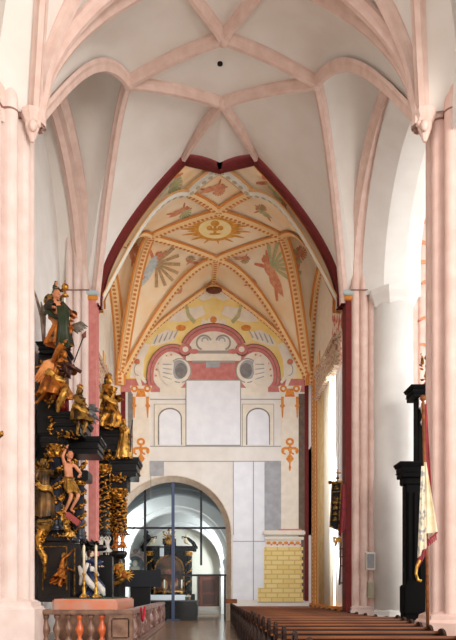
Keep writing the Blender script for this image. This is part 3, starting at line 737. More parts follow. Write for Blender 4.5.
for (y, zc, ri, lab, nn) in ((43.6, 3.55, 2.95, 'nearer white transverse arch of the chapel', 'trim_2'), (49.0, 3.2, 2.85, 'farther white transverse arch of the chapel', 'trim_3'), (40.6, 3.3, 3.9, 'arch band just behind the glass, shade painted in as grey', 'trim_4')):
    mb = MB(); pts = [Vector((-1.95+ri*math.cos(PI*i/n), y, zc+ri*math.sin(PI*i/n))) for i in range(n+1)]
    mb.sweep(pts, (0, 1, 0), [(-0.35, -1.6 if ri < 3.5 else -0.6), (-0.35, -0.35), (-0.25, -0.3), (-0.25, -0.12), (-0.2, 0), (0.35, 0), (0.35, -1.6 if ri < 3.5 else -0.6)], -1.0)
    ar = mb.build(nn, chw if ri < 3.5 else mat('arch_shade_grey', (140, 146, 150), 0.9), None, lab, 'structure')  # the front arch carries the same painted shade in its grey
    for s in (-1, 1):
        x = -1.95+s*(ri+0.35)
        mb = MB(); mb.box(x-0.35, x+0.35, y-0.35, y+0.35, 0, zc); mb.bevbox(x-0.45, x+0.45, y-0.45, y+0.45, zc-0.25, zc, 0.04); mb.bevbox(x-0.4, x+0.4, y-0.4, y+0.4, zc-0.45, zc-0.3, 0.04); mb.build('arch_pier', chw if ri < 3.5 else chw, ar)
mb = MB(); mb.bevbox(-1.2, 1.5, 49.0, 50, 0, 0.25, 0.02); mb.bevbox(-1.0, 1.3, 49.35, 50, 0.25, 0.5, 0.02); mb.build('trim_5', mat('step_stone', (176, 166, 156), 0.5), None, 'stone steps below the brown door', 'structure')
# brown door
wood = mat('door_wood', (124, 66, 44), 0.5, (96, 50, 34), 7); woodd = mat('dark_wood', (84, 46, 34), 0.5, (62, 34, 26), 6)
dr = empty('door_1', (0.05, 49.96, 0.5), label='brown panelled wooden door at the back of the chapel', kind='structure')
mb = MB(); mb.bevbox(-0.62, 0.62, -0.06, 0.0, 0, 2.15, 0.01); mb.build('door_leaf', wood, dr)
mb = MB()
for (x0, x1, z0, z1) in ((-0.45, 0.45, 0.2, 0.85), (-0.45, 0.45, 1.0, 1.9)): mb.bevbox(x0, x1, -0.1, -0.05, z0, z1, 0.03)
mb.prism([(0.33*math.cos(a), 0.2*math.sin(a)) for a in [2*PI*i/20 for i in range(20)]], (0, -0.04, 0), o=Vector((0, -0.1, 1.5)))
mb.build('door_panel', woodd, dr)
mb = MB(); mb.bevbox(-0.76, -0.62, -0.1, 0.02, 0, 2.3, 0.02); mb.bevbox(0.62, 0.76, -0.1, 0.02, 0, 2.3, 0.02); mb.bevbox(-0.76, 0.76, -0.1, 0.02, 2.15, 2.3, 0.02); mb.build('door_frame', woodd, dr)
mb = MB(); mb.tube([(-0.5, -0.07, 1.0), (-0.5, -0.13, 1.0), (-0.38, -0.13, 1.0)], 0.02); mb.build('door_handle', iron, dr)

# glass partition in the opening
OR = 2.96
gp = empty('glass_partition', (OX, Ye+0.62, 0), label='glass screen with thin black bars filling the chapel arch', cat='glass screen')
mb = MB()
for px, z0 in ((144, 0), (201, 3.0)): 
    x = (px-VX)/F*Ye-OX; mb.box(x-0.06, x+0.06, -0.06, 0.06, z0, OZ+math.sqrt(max(0, OR**2-x*x))-0.02)
for z in (EYE+(591-527)/F*Ye, EYE+(591-575)/F*Ye):
    hw = math.sqrt(OR**2-max(0, z-OZ)**2)-0.03; mb.box(-hw, hw, -0.05, 0.05, z-0.055, z+0.055)
mb.box(OR-0.16, OR-0.06, -0.05, 0.05, 0, 2.45)
mb.build('frame_bars', iron, gp)
mb = MB(); x = (172.5-VX)/F*Ye-OX; mb.box(x-0.085, x+0.085, -0.09, 0.05, 0, OZ+OR-0.03); mb.bevbox(x-0.35, x+0.35, -0.25, 0.15, 0, 0.06, 0.01); mb.build('post', mat('blue_grey_steel', (74, 84, 112), 0.4, metal=0.3), gp, 'blue grey central post')
glass = bpy.data.materials.new('clear_glass'); glass.use_nodes = True; nt = glass.node_tree; nt.nodes.clear()
ou = nt.nodes.new('ShaderNodeOutputMaterial'); tr = nt.nodes.new('ShaderNodeBsdfTransparent'); gg = nt.nodes.new('ShaderNodeBsdfGlossy'); gg.inputs['Roughness'].default_value = 0.03
mx = nt.nodes.new('ShaderNodeMixShader'); fr = nt.nodes.new('ShaderNodeFresnel'); fr.inputs['IOR'].default_value = 1.22
tr.inputs[0].default_value = (0.93, 0.955, 0.955, 1)
nt.links.new(fr.outputs[0], mx.inputs[0]); nt.links.new(tr.outputs[0], mx.inputs[1]); nt.links.new(gg.outputs[0], mx.inputs[2]); nt.links.new(mx.outputs[0], ou.inputs[0])
mb = MB(); mb.prism([(-OR+0.05, 0.02)]+[(-(OR-0.04)*math.cos(PI*i/30), OZ+(OR-0.04)*math.sin(PI*i/30)) for i in range(31)]+[(OR-0.05, 0.02)], (0, 0.012, 0)); mb.build('glass_pane', glass, gp)

# chapel altar
mblk = mat('dull_black', (10, 10, 12), 0.65, (16, 15, 16), 4, spec=0.15)
ca = empty('chapel_altar', (-2.65, 48.05, 0), label='black and gold altarpiece with a large arched painting inside the chapel', cat='altar')
def pz(py, Y=48.6): return EYE+(VY-py)/F*Y
def pxm(px, Y=48.6): return (px-VX)/F*Y+1.58
mb = MB(); mb.bevbox(-1.75, 1.75, -0.35, 0.5, 0, 1.4, 0.03); mb.bevbox(-1.55, 1.55, -0.15, 0.4, 1.4, 4.6, 0.02); mb.build('body', mblk, ca)
mb = MB(); mb.bevbox(-1.85, 1.85, -0.5, 0.45, 4.3, 4.5, 0.03); mb.bevbox(-1.95, 1.95, -0.6, 0.45, 4.5, 4.66, 0.03)
for s in (-1, 1):
    pts = [(s*1.9, 4.66), (s*1.75, 4.95), (s*1.35, 5.25), (s*0.85, 5.35), (s*0.85, 5.2), (s*1.25, 5.08), (s*1.5, 4.85), (s*1.6, 4.66)]
    mb.prism(pts, (0, -0.4, 0), o=Vector((0, 0, 0)))
mb.bevbox(-0.45, 0.45, -0.4, 0.3, 4.66, 5.2, 0.04); mb.build('cornice', mblk, ca)
mb = MB()
for k in range(24): a = PI*k/23*1.0; mb.ball((0.98*math.cos(a), -0.22, 3.05+0.98*math.sin(a)), 0.07, 6, 4)
mb.tube([(1.0, -0.2, 1.55), (1.0, -0.2, 3.05)], 0.07); mb.tube([(-1.0, -0.2, 1.55), (-1.0, -0.2, 3.05)], 0.07); mb.tube([(-1.0, -0.2, 1.55), (1.0, -0.2, 1.55)], 0.07)
mb.build('picture_frame', gold, ca)
pm = mat('old_oil_painting', (34, 30, 27), 0.8, (104, 66, 42), 1.6, lo=0.42, hi=0.62, detail=6)
mb = MB(); mb.prism([(0.95, 1.55), (0.95, 3.05)]+[(0.95*math.cos(PI*i/16), 3.05+0.95*math.sin(PI*i/16)) for i in range(17)]+[(-0.95, 1.55)], (0, -0.03, 0), o=Vector((0, -0.16, 0))); mb.build('painting', pm, ca, 'dark painting of figures in red and brown')
mb = MB()
for (x, z, a, b_) in ((-0.3, 2.0, 0.2, 0.4), (0.25, 1.95, 0.18, 0.36), (0, 2.9, 0.25, 0.2), (0.5, 2.2, 0.12, 0.3)):
    mb.prism([(x+a*math.cos(t), z+b_*math.sin(t)) for t in [2*PI*i/12 for i in range(12)]], (0, -0.015, 0), o=Vector((0, -0.19, 0)))
mb.build('painted_figures', mat('painting_red', (104, 36, 28), 0.8, (170, 128, 96), 3), ca)
for s in (-1, 1):
    mb = MB(); mb.lathe([(0.16, 0), (0.2, 0.1), (0.15, 0.2), (0.15, 2.2), (0.22, 2.5), (0.24, 2.65)], 12, c=(s*1.35, -0.3, 1.6)); co = mb.build('column', mblk, ca)
    mb = MB()
    for k in range(26):
        a = k*0.9; z = 1.75+k*0.095; mb.ball((s*1.35+0.17*math.cos(a), -0.3+0.17*math.sin(a), z), (0.08, 0.08, 0.06), 6, 4)
    mb.lathe([(0.17, 0), (0.27, 0.16), (0.24, 0.3), (0.3, 0.36)], 10, c=(s*1.35, -0.3, 3.95)); mb.build('gilded_vine', gold, co)
    mb = MB(); mb.ball((s*1.3, -0.35, 1.1), (0.16, 0.1, 0.3)); mb.ball((s*1.3, -0.42, 1.2), 0.1); mb.build('gilded_mask', gold, ca)
    mb = MB(); x = s*1.15; mb.ball((x, -0.3, 5.05), (0.17, 0.14, 0.25)); mb.ball((x+0.02, -0.33, 5.36), 0.1); mb.tube([(x, -0.35, 5.1), (x-s*0.25, -0.4, 5.25)], 0.05); mb.tube([(x, -0.35, 4.9), (x+s*0.25, -0.5, 4.75)], 0.06); mb.build('cherub', mat('statue_flesh%d' % s, (214, 190, 160), 0.6), ca, 'small pale cherub on the pediment')
mb = MB(); mb.ball((0, -0.42, 5.0), (0.28, 0.08, 0.28)); 
for k in range(16): a = 2*PI*k/16; mb.tube([(0.15*math.cos(a), -0.4, 5.15+0.15*math.sin(a)), (0.5*math.cos(a), -0.4, 5.15+0.5*math.sin(a))], [0.05, 0.01], 5)
mb.ball((0, -0.42, 5.75), 0.1); mb.tube([(0, -0.42, 5.4), (0, -0.42, 5.95)], 0.04); mb.tube([(-0.15, -0.42, 5.75), (0.15, -0.42, 5.75)], 0.03)
for s in (-1, 1): mb.tube([(s*0.1, -0.4, 5.3), (s*0.35, -0.42, 5.45), (s*0.4, -0.42, 5.65), (s*0.25, -0.42, 5.6)], 0.05, 6)
mb.build('gilded_crest', gold, ca)
mb = MB(); mb.box(-0.62, -0.34, -0.58, -0.55, 3.95, 4.75); mb.build('paper_banner', mat('pale_banner', (222, 222, 226), 0.8), ca, 'small white hanging panel')
# altar table inside the chapel
at_ = empty('altar_table', (-2.3, 46.6, 0), label='low altar table with a white cloth in the chapel, below the painting', cat='altar table')
mb = MB(); mb.bevbox(-2.0, 1.05, -0.5, 0.5, 0, 1.2, 0.02); mb.build('table_base', mat('table_stone', (120, 116, 114), 0.6, (90, 86, 84), 4), at_)
mb = MB(); mb.bevbox(-2.1, 1.15, -0.62, 0.6, 1.2, 1.3, 0.02); mb.build('table_slab', mat('slab', (190, 188, 184), 0.5), at_)
cl = MB(); cl.bevbox(-1.95, 0.6, -0.66, 0.5, 1.305, 1.34, 0.01); cl.box(-1.95, 0.6, -0.68, -0.64, 1.0, 1.33)
o = cl.build('altar_cloth', mat('white_linen', (238, 240, 246), 0.85)); o.location = (-2.1, 46.6, 0); tag(o, 'white linen cloth spread on the chapel altar table', 'altar cloth')
for i, x in enumerate((-1.7, -0.95, -0.25, 0.35)):
    c = empty('candlestick', (-2.1+x*0.9, 47.45, 1.4), label=['white candle on the chapel altar, first from the left', 'white candle on the chapel altar, second from the left', 'white candle on the chapel altar, third from the left', 'white candle on the chapel altar, last on the right side'][i], cat='candle', group='candles on the chapel altar')
    mb = MB(); mb.lathe([(0.12, 0), (0.05, 0.06), (0.035, 0.3), (0.07, 0.34), (0.05, 0.4)], 8); mb.build('holder', gold, c)
    mb = MB(); mb.lathe([(0.045, 0.4), (0.045, 0.95), (0.01, 0.97)], 8); mb.build('candle', mat('wax%d' % i, (240, 236, 226), 0.5), c)
mb = MB(); 
mb.bevbox(-3.4, -0.62, -5.1, -0.8, 0, 0.98, 0.02); mb.bevbox(-3.45, -0.55, -5.15, -0.75, 0.98, 1.04, 0.02)
for k in range(5): mb.bevbox(-3.3+k*0.53, -2.85+k*0.53, -5.16, -5.08, 0.15, 0.85, 0.02); mb.bevbox(-0.64, -0.58, -4.9+k*.8, -4.3+k*.8, .15, .85, .02)
o = mb.build('wooden_chest', mat('very_dark_wood', (36, 28, 26), 0.45, (26, 20, 20), 5)); o.location = (0.0, 43.6, 0); tag(o, 'long very dark panelled wooden chest standing behind the glass screen', 'chest')
# round framed medallion on the left wall side
md = empty('wall_medallion', (-5.0, 48.2, 3.4), label='round pale framed portrait medallion left of the chapel altarpiece', cat='medallion')
mb = MB(); mb.lathe([(0.58, 0), (0.62, 0.06), (0.78, 0.1), (0.8, 0.0)], 24, M=Matrix.Rotation(PI/2, 4, 'X'))
for k in range(8): a = 2*PI*k/8; mb.ball((0.8*math.cos(a), -0.04, 0.95*math.sin(a)), (0.17, 0.08, 0.17))
mb.build('frame', mat('rose_grey_frame', (190, 170, 164), 0.7, (160, 130, 124), 6), md)
mb = MB(); mb.lathe([(0.0, 0.03), (0.6, 0.03), (0.6, 0.0), (0, 0)], 24, M=Matrix.Rotation(PI/2, 4, 'X')); mb.build('disc', mat('grey_disc', (136, 146, 150), 0.6, (110, 120, 126), 3), md)
mb = MB(); mb.ball((0, -0.07, 0.1), (0.2, 0.08, 0.24)); mb.ball((0, -0.06, -0.25), (0.34, 0.08, 0.2)); mb.build('portrait', mat('portrait_pale', (196, 190, 176), 0.7), md)
mb = MB(); mb.box(-5.35, -4.65, 48.2, 48.5, 0, 4.4); mb.build('wall_chapel_screen', chw, None, 'white pier behind the round medallion', 'structure')
# hanging lamp in the chapel
hl = empty('hanging_lamp', (-4.05, 46.5, 5.2), label='small dark lamp hanging on a cord inside the chapel', cat='lamp')
mb = MB(); mb.tube([(0, 0, 0.4), (0, 0, 2.45)], 0.015, 5); mb.build('cord', iron, hl)
mb = MB(); mb.lathe([(0.02, 0.45), (0.12, 0.3), (0.06, 0.2), (0.26, 0.05), (0.22, -0.1), (0.05, -0.2)], 10); mb.build('lamp_body', iron, hl)

# ================================================================== pews
pw1 = mat('pew_oak', (138, 80, 40), 0.5, (98, 54, 28), 3, spec=0.2, bump=0.05); pw2 = mat('pew_oak_dark_shade', (50, 27, 17), 0.55, (34, 18, 12), 4, spec=0.2)  # dark oak also puts the shade between rows into the backrests
# stretch the grain along the bench
for mm in (pw1, pw2):
    nt = mm.node_tree; tcn = [n for n in nt.nodes if n.type == 'TEX_COORD'][0]; nz = [n for n in nt.nodes if n.type == 'TEX_NOISE'][0]
    mp = nt.nodes.new('ShaderNodeMapping'); mp.inputs['Scale'].default_value = (0.25, 3, 3); nt.links.new(tcn.outputs['Object'], mp.inputs[0]); nt.links.new(mp.outputs[0], nz.inputs['Vector'])
PX0, PX1 = 1.08, 4.9
PEWG = 'wooden pews in rows beside the aisle'
def make_pew():
    r = empty('pew', (0, 0, 0), cat='pew', group=PEWG); L = PX1-PX0
    mb = MB()
    endp = [(-0.30, 0), (-0.30, 0.12), (-0.24, 0.2), (-0.24, 0.5), (-0.12, 0.62), (-0.06, 0.78), (-0.13, 0.9), (-0.13, 1.0), (-0.07, 1.07), (0.02, 1.1), (0.11, 1.07), (0.16, 1.0), (0.15, 0.9), (0.1, 0.8), (0.13, 0.6), (0.2, 0.45), (0.22, 0.2), (0.28, 0.12), (0.28, 0)]
    for x in (0.0, L-0.06):
        e = MB(); e.prism([(-p[0]*1.25, p[1]) for p in endp], (0.06, 0, 0), o=Vector((x, 0, 0)), X=Vector((0, 1, 0)))
        e.lathe([(0.07, 0), (0.07, 0.02), (0.03, 0.03)], 12, c=(x+(0.06 if x else -0.0), 0.0, 0.96), M=Matrix.Rotation(PI/2*(1 if x else -1), 4, 'Y'))
        if x > 0: e.v = [(v[0], v[1], v[2]*0.9) for v in e.v]
        e.build('pew_end', pw2, r)
    b = MB(); sh = Matrix.Rotation(math.radians(-6), 4, 'X')
    b.bevbox(0.05, L-0.05, -0.02, 0.02, 0.42, 0.9, 0.006, M=sh)
    for k in range(4): b.bevbox(0.12+k*(L-0.2)/4, 0.05+(k+1)*(L-0.2)/4, -0.035, -0.018, 0.5, 0.82, 0.01, M=sh)
    b.build('backrest', pw2, r)
    b = MB(); b.bevbox(0.04, L-0.04, -0.07, 0.07, 0.9, 0.945, 0.012, M=sh); b.build('top_rail', pw1, r)
    b = MB(); b.bevbox(0.05, L-0.05, 0.0, 0.40, 0.41, 0.45, 0.01); b.build('seat', pw1, r)
    b = MB(); b.bevbox(0.05, L-0.05, -0.26, -0.04, 0.80, 0.825, 0.005, M=Matrix.Translation((0, 0, 0.0))); b.build('book_ledge', pw1, r)
    b = MB(); b.bevbox(0.06, L-0.06, -0.40, -0.22, 0.14, 0.19, 0.01)
    for x in (0.2, L/2, L-0.2): b.bevbox(x-0.03, x+0.03, -0.38, -0.25, 0, 0.15, 0.005)
    b.build('kneeler', pw2, r)
    return r
def copy_tree(o, parent=None):
    c = o.copy(); COL.objects.link(c); c.parent = parent
    for ch in list(o.children): copy_tree(ch, c)
    return c
ORD = ['first', 'second', 'third', 'fourth', 'fifth', 'sixth', 'seventh', 'eighth', 'ninth', 'tenth', 'eleventh', 'twelfth', 'thirteenth', 'fourteenth', 'fifteenth', 'sixteenth', 'seventeenth', 'eighteenth', 'nineteenth', 'twentieth', 'twenty-first', 'twenty-second', 'twenty-third', 'twenty-fourth', 'twenty-fifth', 'twenty-sixth']
proto = make_pew(); ys = [33.2-1.28*k for k in range(21)]
for k, y in enumerate(ys):
    o = proto if k == 0 else copy_tree(proto)
    o.location = (PX0, y, 0); o.scale.x = min(1.0, max(0.68, (3.7+(y-10.6)*0.16-PX0)/(PX1-PX0))); o.scale.z = 0.93 if y > 19 else 1.0; o['label'] = 'brown wooden pew with round-topped ends, %s row from the painted end wall' % ORD[k]
# small wooden desk/stand at the head of the pews
st = empty('collection_box', (1.15, 34.9, 0), label='small brown wooden box on a post at the aisle end of the pews', cat='collection box')
mb = MB(); mb.bevbox(-0.04, 0.04, -0.04, 0.04, 0, 1.0, 0.01); mb.build('post', pw2, st)
mb = MB(); mb.bevbox(-0.28, 0.3, -0.12, 0.12, 0.98, 1.2, 0.02); mb.build('box', pw1, st)

# ================================================================== marble communion rail on the left
marb = mat('red_marble', (112, 78, 68), 0.35, (160, 128, 116), 3.5, lo=0.4, hi=0.75, detail=6); marbd = mat('brown_marble', (104, 74, 58), 0.35, (138, 104, 84), 4)
orm = mat('orange_marble', (214, 112, 62), 0.3, (186, 80, 48), 5); marl = mat('pink_marble', (176, 148, 140), 0.35, (112, 74, 66), 5, lo=0.4, hi=0.6, detail=6)
RX, RY = -2.06, 19.2
rl = empty('marble_rail', (0, 0, 0), label='red marble balustrade around the gilded altars, turning a corner at the aisle', cat='balustrade')
mb = MB(); mb.bevbox(-5.4, RX+0.02, RY-0.02, RY+0.34, 0.95, 1.08, 0.03); mb.build('handrail', marbd, rl)
mb = MB(); mb.bevbox(RX-0.34, RX+0.02, RY+.34, 33.4, 0.95, 1.08, 0.03); mb.build('handrail', marl, rl)
mb = MB(); mb.bevbox(-5.4, RX+0.04, RY-0.04, RY+0.36, 0, 0.2, 0.03); mb.bevbox(RX-0.36, RX+0.04, RY, 33.4, 0, 0.2, 0.03); mb.build('base_course', marb, rl)
bal = [(0.09, 0.2), (0.09, 0.26), (0.05, 0.3), (0.06, 0.36), (0.12, 0.5), (0.115, 0.58), (0.06, 0.72), (0.045, 0.8), (0.07, 0.84), (0.09, 0.88), (0.09, 0.95)]
k = 0; x = -5.1
while x < -2.9:
    b = MB(); b.lathe(bal, 12, c=(x, RY+0.16, 0)); b.build('baluster', orm if k in (5, 7) else marbd, rl, 'orange baluster' if k in (5, 7) else None); x += 0.31; k += 1
b = MB(); b.bevbox(-2.75, RX, RY, RY+0.32, 0.2, 0.95, 0.02); b.bevbox(-2.65, RX-0.1, RY-0.03, RY+0.1, 0.3, 0.85, 0.03); b.build('corner_block', marbd, rl)
for y0 in (21.4, 24.4, 27.4, 30.4, 33.0):
    b = MB(); b.bevbox(RX-0.32, RX, y0-0.2, y0+0.2, 0.2, 0.95, 0.02); b.bevbox(RX-0.05, RX+0.03, y0-0.12, y0+0.12, 0.3, 0.85, 0.02); b.build('rail_pier', marb, rl)
y = 19.75
while y < 32.8:
    if min(abs(y-q) for q in (21.4, 24.4, 27.4, 30.4, 33.0)) > 0.3:
        b = MB(); b.lathe(bal, 10, c=(RX-0.16, y, 0)); b.build('baluster', marl, rl)
    y += 0.33
rp = MB(); rp.tube([(RX+0.03, 22.2+0.5*math.sin(t*PI/10), 1.02-0.30*math.sin(PI*t/20)) for t in range(21)], 0.035, 6); rp.tube([(RX+0.03, 22.2, 1.02), (RX+0.03, 22.2, 1.12)], 0.04, 6)
rp.v = []; rp.f = []; rp.sm = []; rp.uv = []; rp.mi = []
rp.tube([(RX+0.06, 20.9+1.2*t/12, 1.1-0.42*math.sin(PI*t/12)) for t in range(13)], 0.03, 6)
o = rp.build('red_rope', mat('crimson_rope', (196, 24, 50), 0.7)); tag(o, 'crimson rope hanging in a loop from the top of the marble rail', 'rope')
for k, xx in enumerate((0, 0.13)): pass

# dark screen panel and lower box behind the rail
q = P(118, 587, 33.6); q2 = P(161, 570, 33.6)
scn = empty('black_panel', (0, 0, 0), label='wide black panel standing above the rail beside the second altar', cat='panel')
mb = MB(); mb.bevbox(q.x, q2.x, 33.55, 33.7, q.z, q2.z, 0.02); mb.build('panel_face', mat('charcoal_cloth', (30, 33, 38), 0.8), scn)
q = P(130, 600, 33.6); q2 = P(150, 587, 33.6)
mb = MB(); mb.bevbox(q.x, q2.x, 33.7, 34.0, 0.0, q2.z+0.1, 0.02); mb.build('panel_stand', blk, scn)

# loudspeakers on the far right pillar
for (py0, py1, lab, cc) in ((552, 570, 'grey loudspeaker fixed on the pink pillar, upper of two boxes', (150, 152, 156)), (581, 598, 'narrow beige box on the pink pillar below the grey loudspeaker', (168, 162, 138))):
    a_, b_ = P(366, py1, 27.6), P(375.5, py0, 27.6)
    sp = empty('wall_speaker', ((a_.x+b_.x)/2, 27.7, a_.z), label=lab, cat='speaker'); h = b_.z-a_.z; wd = (b_.x-a_.x)/2*(1 if py0 < 560 else .65)
    mb = MB(); mb.bevbox(-wd, wd, -0.1, 0.1, 0, h, 0.02); mb.build('housing', mat('spk', (205, 200, 190) if py0 < 560 else cc, 0.6), sp)
    mb = MB(); mb.bevbox(-wd*0.75, wd*0.75, -0.12, -0.09, h*0.1, h*0.9, 0.01); mb.build('grille', mat('grl', cc, 0.7, tuple(int(v*0.8) for v in cc), 40), sp)
# ================================================================== carved figures
def skin_body(j, edges, radii, sub=1):
    names = list(j); me = bpy.data.meshes.new('b'); me.from_pydata([j[n] for n in names], [(names.index(a), names.index(b)) for a, b in edges], [])
    o = bpy.data.objects.new('b', me); COL.objects.link(o)
    sk = o.modifiers.new('s', 'SKIN'); sk.use_smooth_shade = True; o.modifiers.new('u', 'SUBSURF').levels = sub
    if not me.skin_vertices: me.skin_vertices.new() if hasattr(me.skin_vertices, 'new') else None
    for i, n in enumerate(names):
        r = radii[n]; r = r if isinstance(r, tuple) else (r, r); me.skin_vertices[0].data[i].radius = r
        me.skin_vertices[0].data[i].use_root = (n == 'pelvis')
    dg = bpy.context.evaluated_depsgraph_get(); ev = o.evaluated_get(dg); m2 = ev.to_mesh()
    vs = [v.co.copy() for v in m2.vertices]; fs = [tuple(p.vertices) for p in m2.polygons]; ev.to_mesh_clear()
    bpy.data.objects.remove(o); bpy.data.meshes.remove(me); return vs, fs
BASE = dict(pelvis=(0, 0, .52), spine=(0, .01, .62), chest=(0, 0, .73), neck=(0, 0, .83), head0=(0, -.005, .865), head=(0, -.012, .92),
            sL=(.095, 0, .79), eL=(.15, .01, .64), wL=(.15, -.07, .53), sR=(-.095, 0, .79), eR=(-.15, .01, .64), wR=(-.15, -.07, .53),
            hL=(.05, 0, .49), kL=(.06, -.03, .27), aL=(.055, .01, .04), tL=(.06, -.07, .015), hR=(-.05, 0, .49), kR=(-.06, -.02, .27), aR=(-.055, .02, .04), tR=(-.06, -.06, .015))
EDG = [('pelvis', 'spine'), ('spine', 'chest'), ('chest', 'neck'), ('neck', 'head0'), ('head0', 'head'), ('chest', 'sL'), ('sL', 'eL'), ('eL', 'wL'), ('chest', 'sR'), ('sR', 'eR'), ('eR', 'wR'),
       ('pelvis', 'hL'), ('hL', 'kL'), ('kL', 'aL'), ('aL', 'tL'), ('pelvis', 'hR'), ('hR', 'kR'), ('kR', 'aR'), ('aR', 'tR')]
RAD = dict(pelvis=(.085, .065), spine=(.072, .058), chest=(.088, .062), neck=.033, head0=.036, head=.05, sL=.036, eL=.027, wL=.019, sR=.036, eR=.027, wR=.019,
           hL=.055, kL=.037, aL=.023, tL=.02, hR=.055, kR=.037, aR=.023, tR=.02)
def figure(name, label, loc, h, rz=0, pose=None, body=None, robe=None, hair=None, fat=1.0, robe_top=.78, robe_bot=.03, hemw=.17, seed=1, tilt=(0, 0), wings=None, crown=False, cat='statue', sash=None, group=None, hat=None, bare_arms=False):
    """a carved figure facing its local -Y; one continuous body with robe, hair, wings and crown as parts"""
    rnd = random.Random(seed); J = dict(BASE); J.update(pose or {})
    big = 1.25 if fat > 1.15 else 1.0
    R_ = {k: (tuple(q*fat for q in v) if isinstance(v, tuple) else v*fat*(big if k == 'head' else 1)) for k, v in RAD.items()}
    vs, fs = skin_body({k: Vector(v) for k, v in J.items()}, EDG, R_)
    r = empty(name, loc, rz, label, cat, group); r.rotation_euler = (tilt[0], tilt[1], rz); r.scale = (h, h, h)
    b = MB(); b.add(vs, fs, True); hd = Vector(J['head']); hs = big
    b.ball(hd+Vector((0, -.006, 0)), (.052*hs, .06*hs, .07*hs), 14, 10)
    b.ball(hd+Vector((0, -.066*hs, -.006)), (.011*hs, .016*hs, .02*hs), 6, 5); b.ball(hd+Vector((0, -.048*hs, -.045*hs)), (.022*hs, .016*hs, .016*hs), 6, 5)
    for s in (-1, 1): b.ball(hd+Vector((s*.052*hs, 0, -.005)), (.01, .014, .02), 6, 4); b.ball(hd+Vector((s*.02*hs, -.052*hs, .012)), .009*hs, 6, 4)
    for s, e, w_ in ((1, 'eL', 'wL'), (-1, 'eR', 'wR')):   # palm and five fingers
        W_ = Vector(J[w_]); d = (W_-Vector(J[e])).normalized(); sd = d.cross(Vector((0, 0, 1))); sd = sd.normalized() if sd.length > .1 else Vector((1, 0, 0)); nn = sd.cross(d)
        b.ball(W_+d*.028, (.02, .02, .024), 8, 6)
        for q, ln in enumerate((.036, .042, .038, .03)):
            p0 = W_+d*.035+sd*(q-1.5)*.011; b.tube([p0, p0+d*ln*.6, p0+d*ln-nn*.012], [.0065, .006, .004], 5)
        p0 = W_+d*.015-sd*.018; b.tube([p0, p0-sd*.016+d*.016, p0-sd*.014+d*.034], [.008, .007, .005], 5)
    b.build('body', body or gold, r)
    if robe:
        m = MB(); n = 36; rows = 18; ph = rnd.random()*6; P_, C_2, K = Vector(J['pelvis']), Vector(J['chest']), (Vector(J['kL'])+Vector(J['kR']))/2; A = (Vector(J['aL'])+Vector(J['aR']))/2
        def axis(z):
            if z > P_.z: t = min(1.15, (z-P_.z)/(C_2.z-P_.z)); return P_.lerp(C_2, t)
            if z > K.z: t = (P_.z-z)/(P_.z-K.z); return P_.lerp(K, t)
            t = (K.z-z)/max(.01, K.z-A.z); return K.lerp(A, min(t, 1))
        v2 = []
        for k in range(rows+1):
            t = k/rows; z = robe_top+(robe_bot-robe_top)*t; c = axis(z); c = Vector((c.x, c.y, z))
            base = (.118-.03*math.sin(min(1, t*3)*PI*.9)) if t < .33 else .092+(hemw-.09)*((t-.33)/.67)**.8
            ksp = abs(J['kL'][0]-J['kR'][0])*.5 if t > .4 else 0
            for i in range(n):
                a = 2*PI*i/n; fo = .10+.16*t
                f = 1+fo*math.sin(7*a+ph+2.2*t+math.sin(3*a+t*4))*.8+.05*math.sin(13*a+ph-5*t)
                v2.append(c+Vector((base*fat*f*math.cos(a)+ksp*.3*math.cos(a), base*fat*.82*f*math.sin(a), .012*math.sin(5*a+ph)*(1 if k == rows else 0))))
        fs2 = [(k*n+i, k*n+(i+1) % n, (k+1)*n+(i+1) % n, (k+1)*n+i) for k in range(rows) for i in range(n)]
        m.add(v2, fs2, True)
        if not bare_arms:
            for s_, e_, w_ in (('sL', 'eL', 'wL'), ('sR', 'eR', 'wR')):
                a0, a1, a2 = Vector(J[s_]), Vector(J[e_]), Vector(J[w_]); m.tube([a0, a0.lerp(a1, .5), a1, a1.lerp(a2, .45), a1.lerp(a2, .8)], [.05*fat, .045*fat, .042*fat, .05*fat, .06*fat], 12, cap=False)
        m.build('robe', robe, r)
    if sash:
        m = MB(); c = Vector(J['pelvis'])
        for q in range(3):
            pts = []; rr = .135+.012*q
            for i in range(15):
                a = PI*1.1*i/14-PI*.05; pts.append(c+Vector((rr*fat*math.cos(a+PI), -rr*fat*math.sin(a)*.9, .10-.2*i/14-.03*q+.02*math.sin(i))))
            m.tube(pts, [.022+.012*math.sin(i*.9+q) for i in range(15)], 8)
        m.tube([c+Vector((.14, 0, -.08)), c+Vector((.2, .02, -.16)), c+Vector((.19, .03, -.3)), c+Vector((.24, .04, -.36))], [.03, .045, .04, .015], 8)
        m.build('sash', sash, r)
    m = MB(); m.ball(hd+Vector((0, .014, .018)), (.057*hs, .058*hs, .066*hs), 12, 8)
    for q in range(9): a = PI*(q/8); m.ball(hd+Vector((.052*hs*math.cos(a), .03+.02*math.sin(a), -.02-.012*(q % 2))), (.02, .02, .034), 6, 5)
    for q in range(7): a = 2*PI*q/7; m.ball(hd+Vector((.035*math.cos(a), .01+.035*math.sin(a), .06*hs)), .02*hs, 6, 4)
    m.build('hair', hair or robe or gold, r)
    if crown:
        m = MB(); m.lathe([(.048, .05), (.056, .075), (.05, .08)], 14, c=hd)
        for q in range(8): a = 2*PI*q/8; m.tube([hd+Vector((.054*math.cos(a), .054*math.sin(a), .07)), hd+Vector((.062*math.cos(a), .062*math.sin(a), .105)), hd+Vector((.02*math.cos(a), .02*math.sin(a), .125))], .008, 5)
        m.ball(hd+Vector((0, 0, .135)), .014); m.build('crown', gold, r)
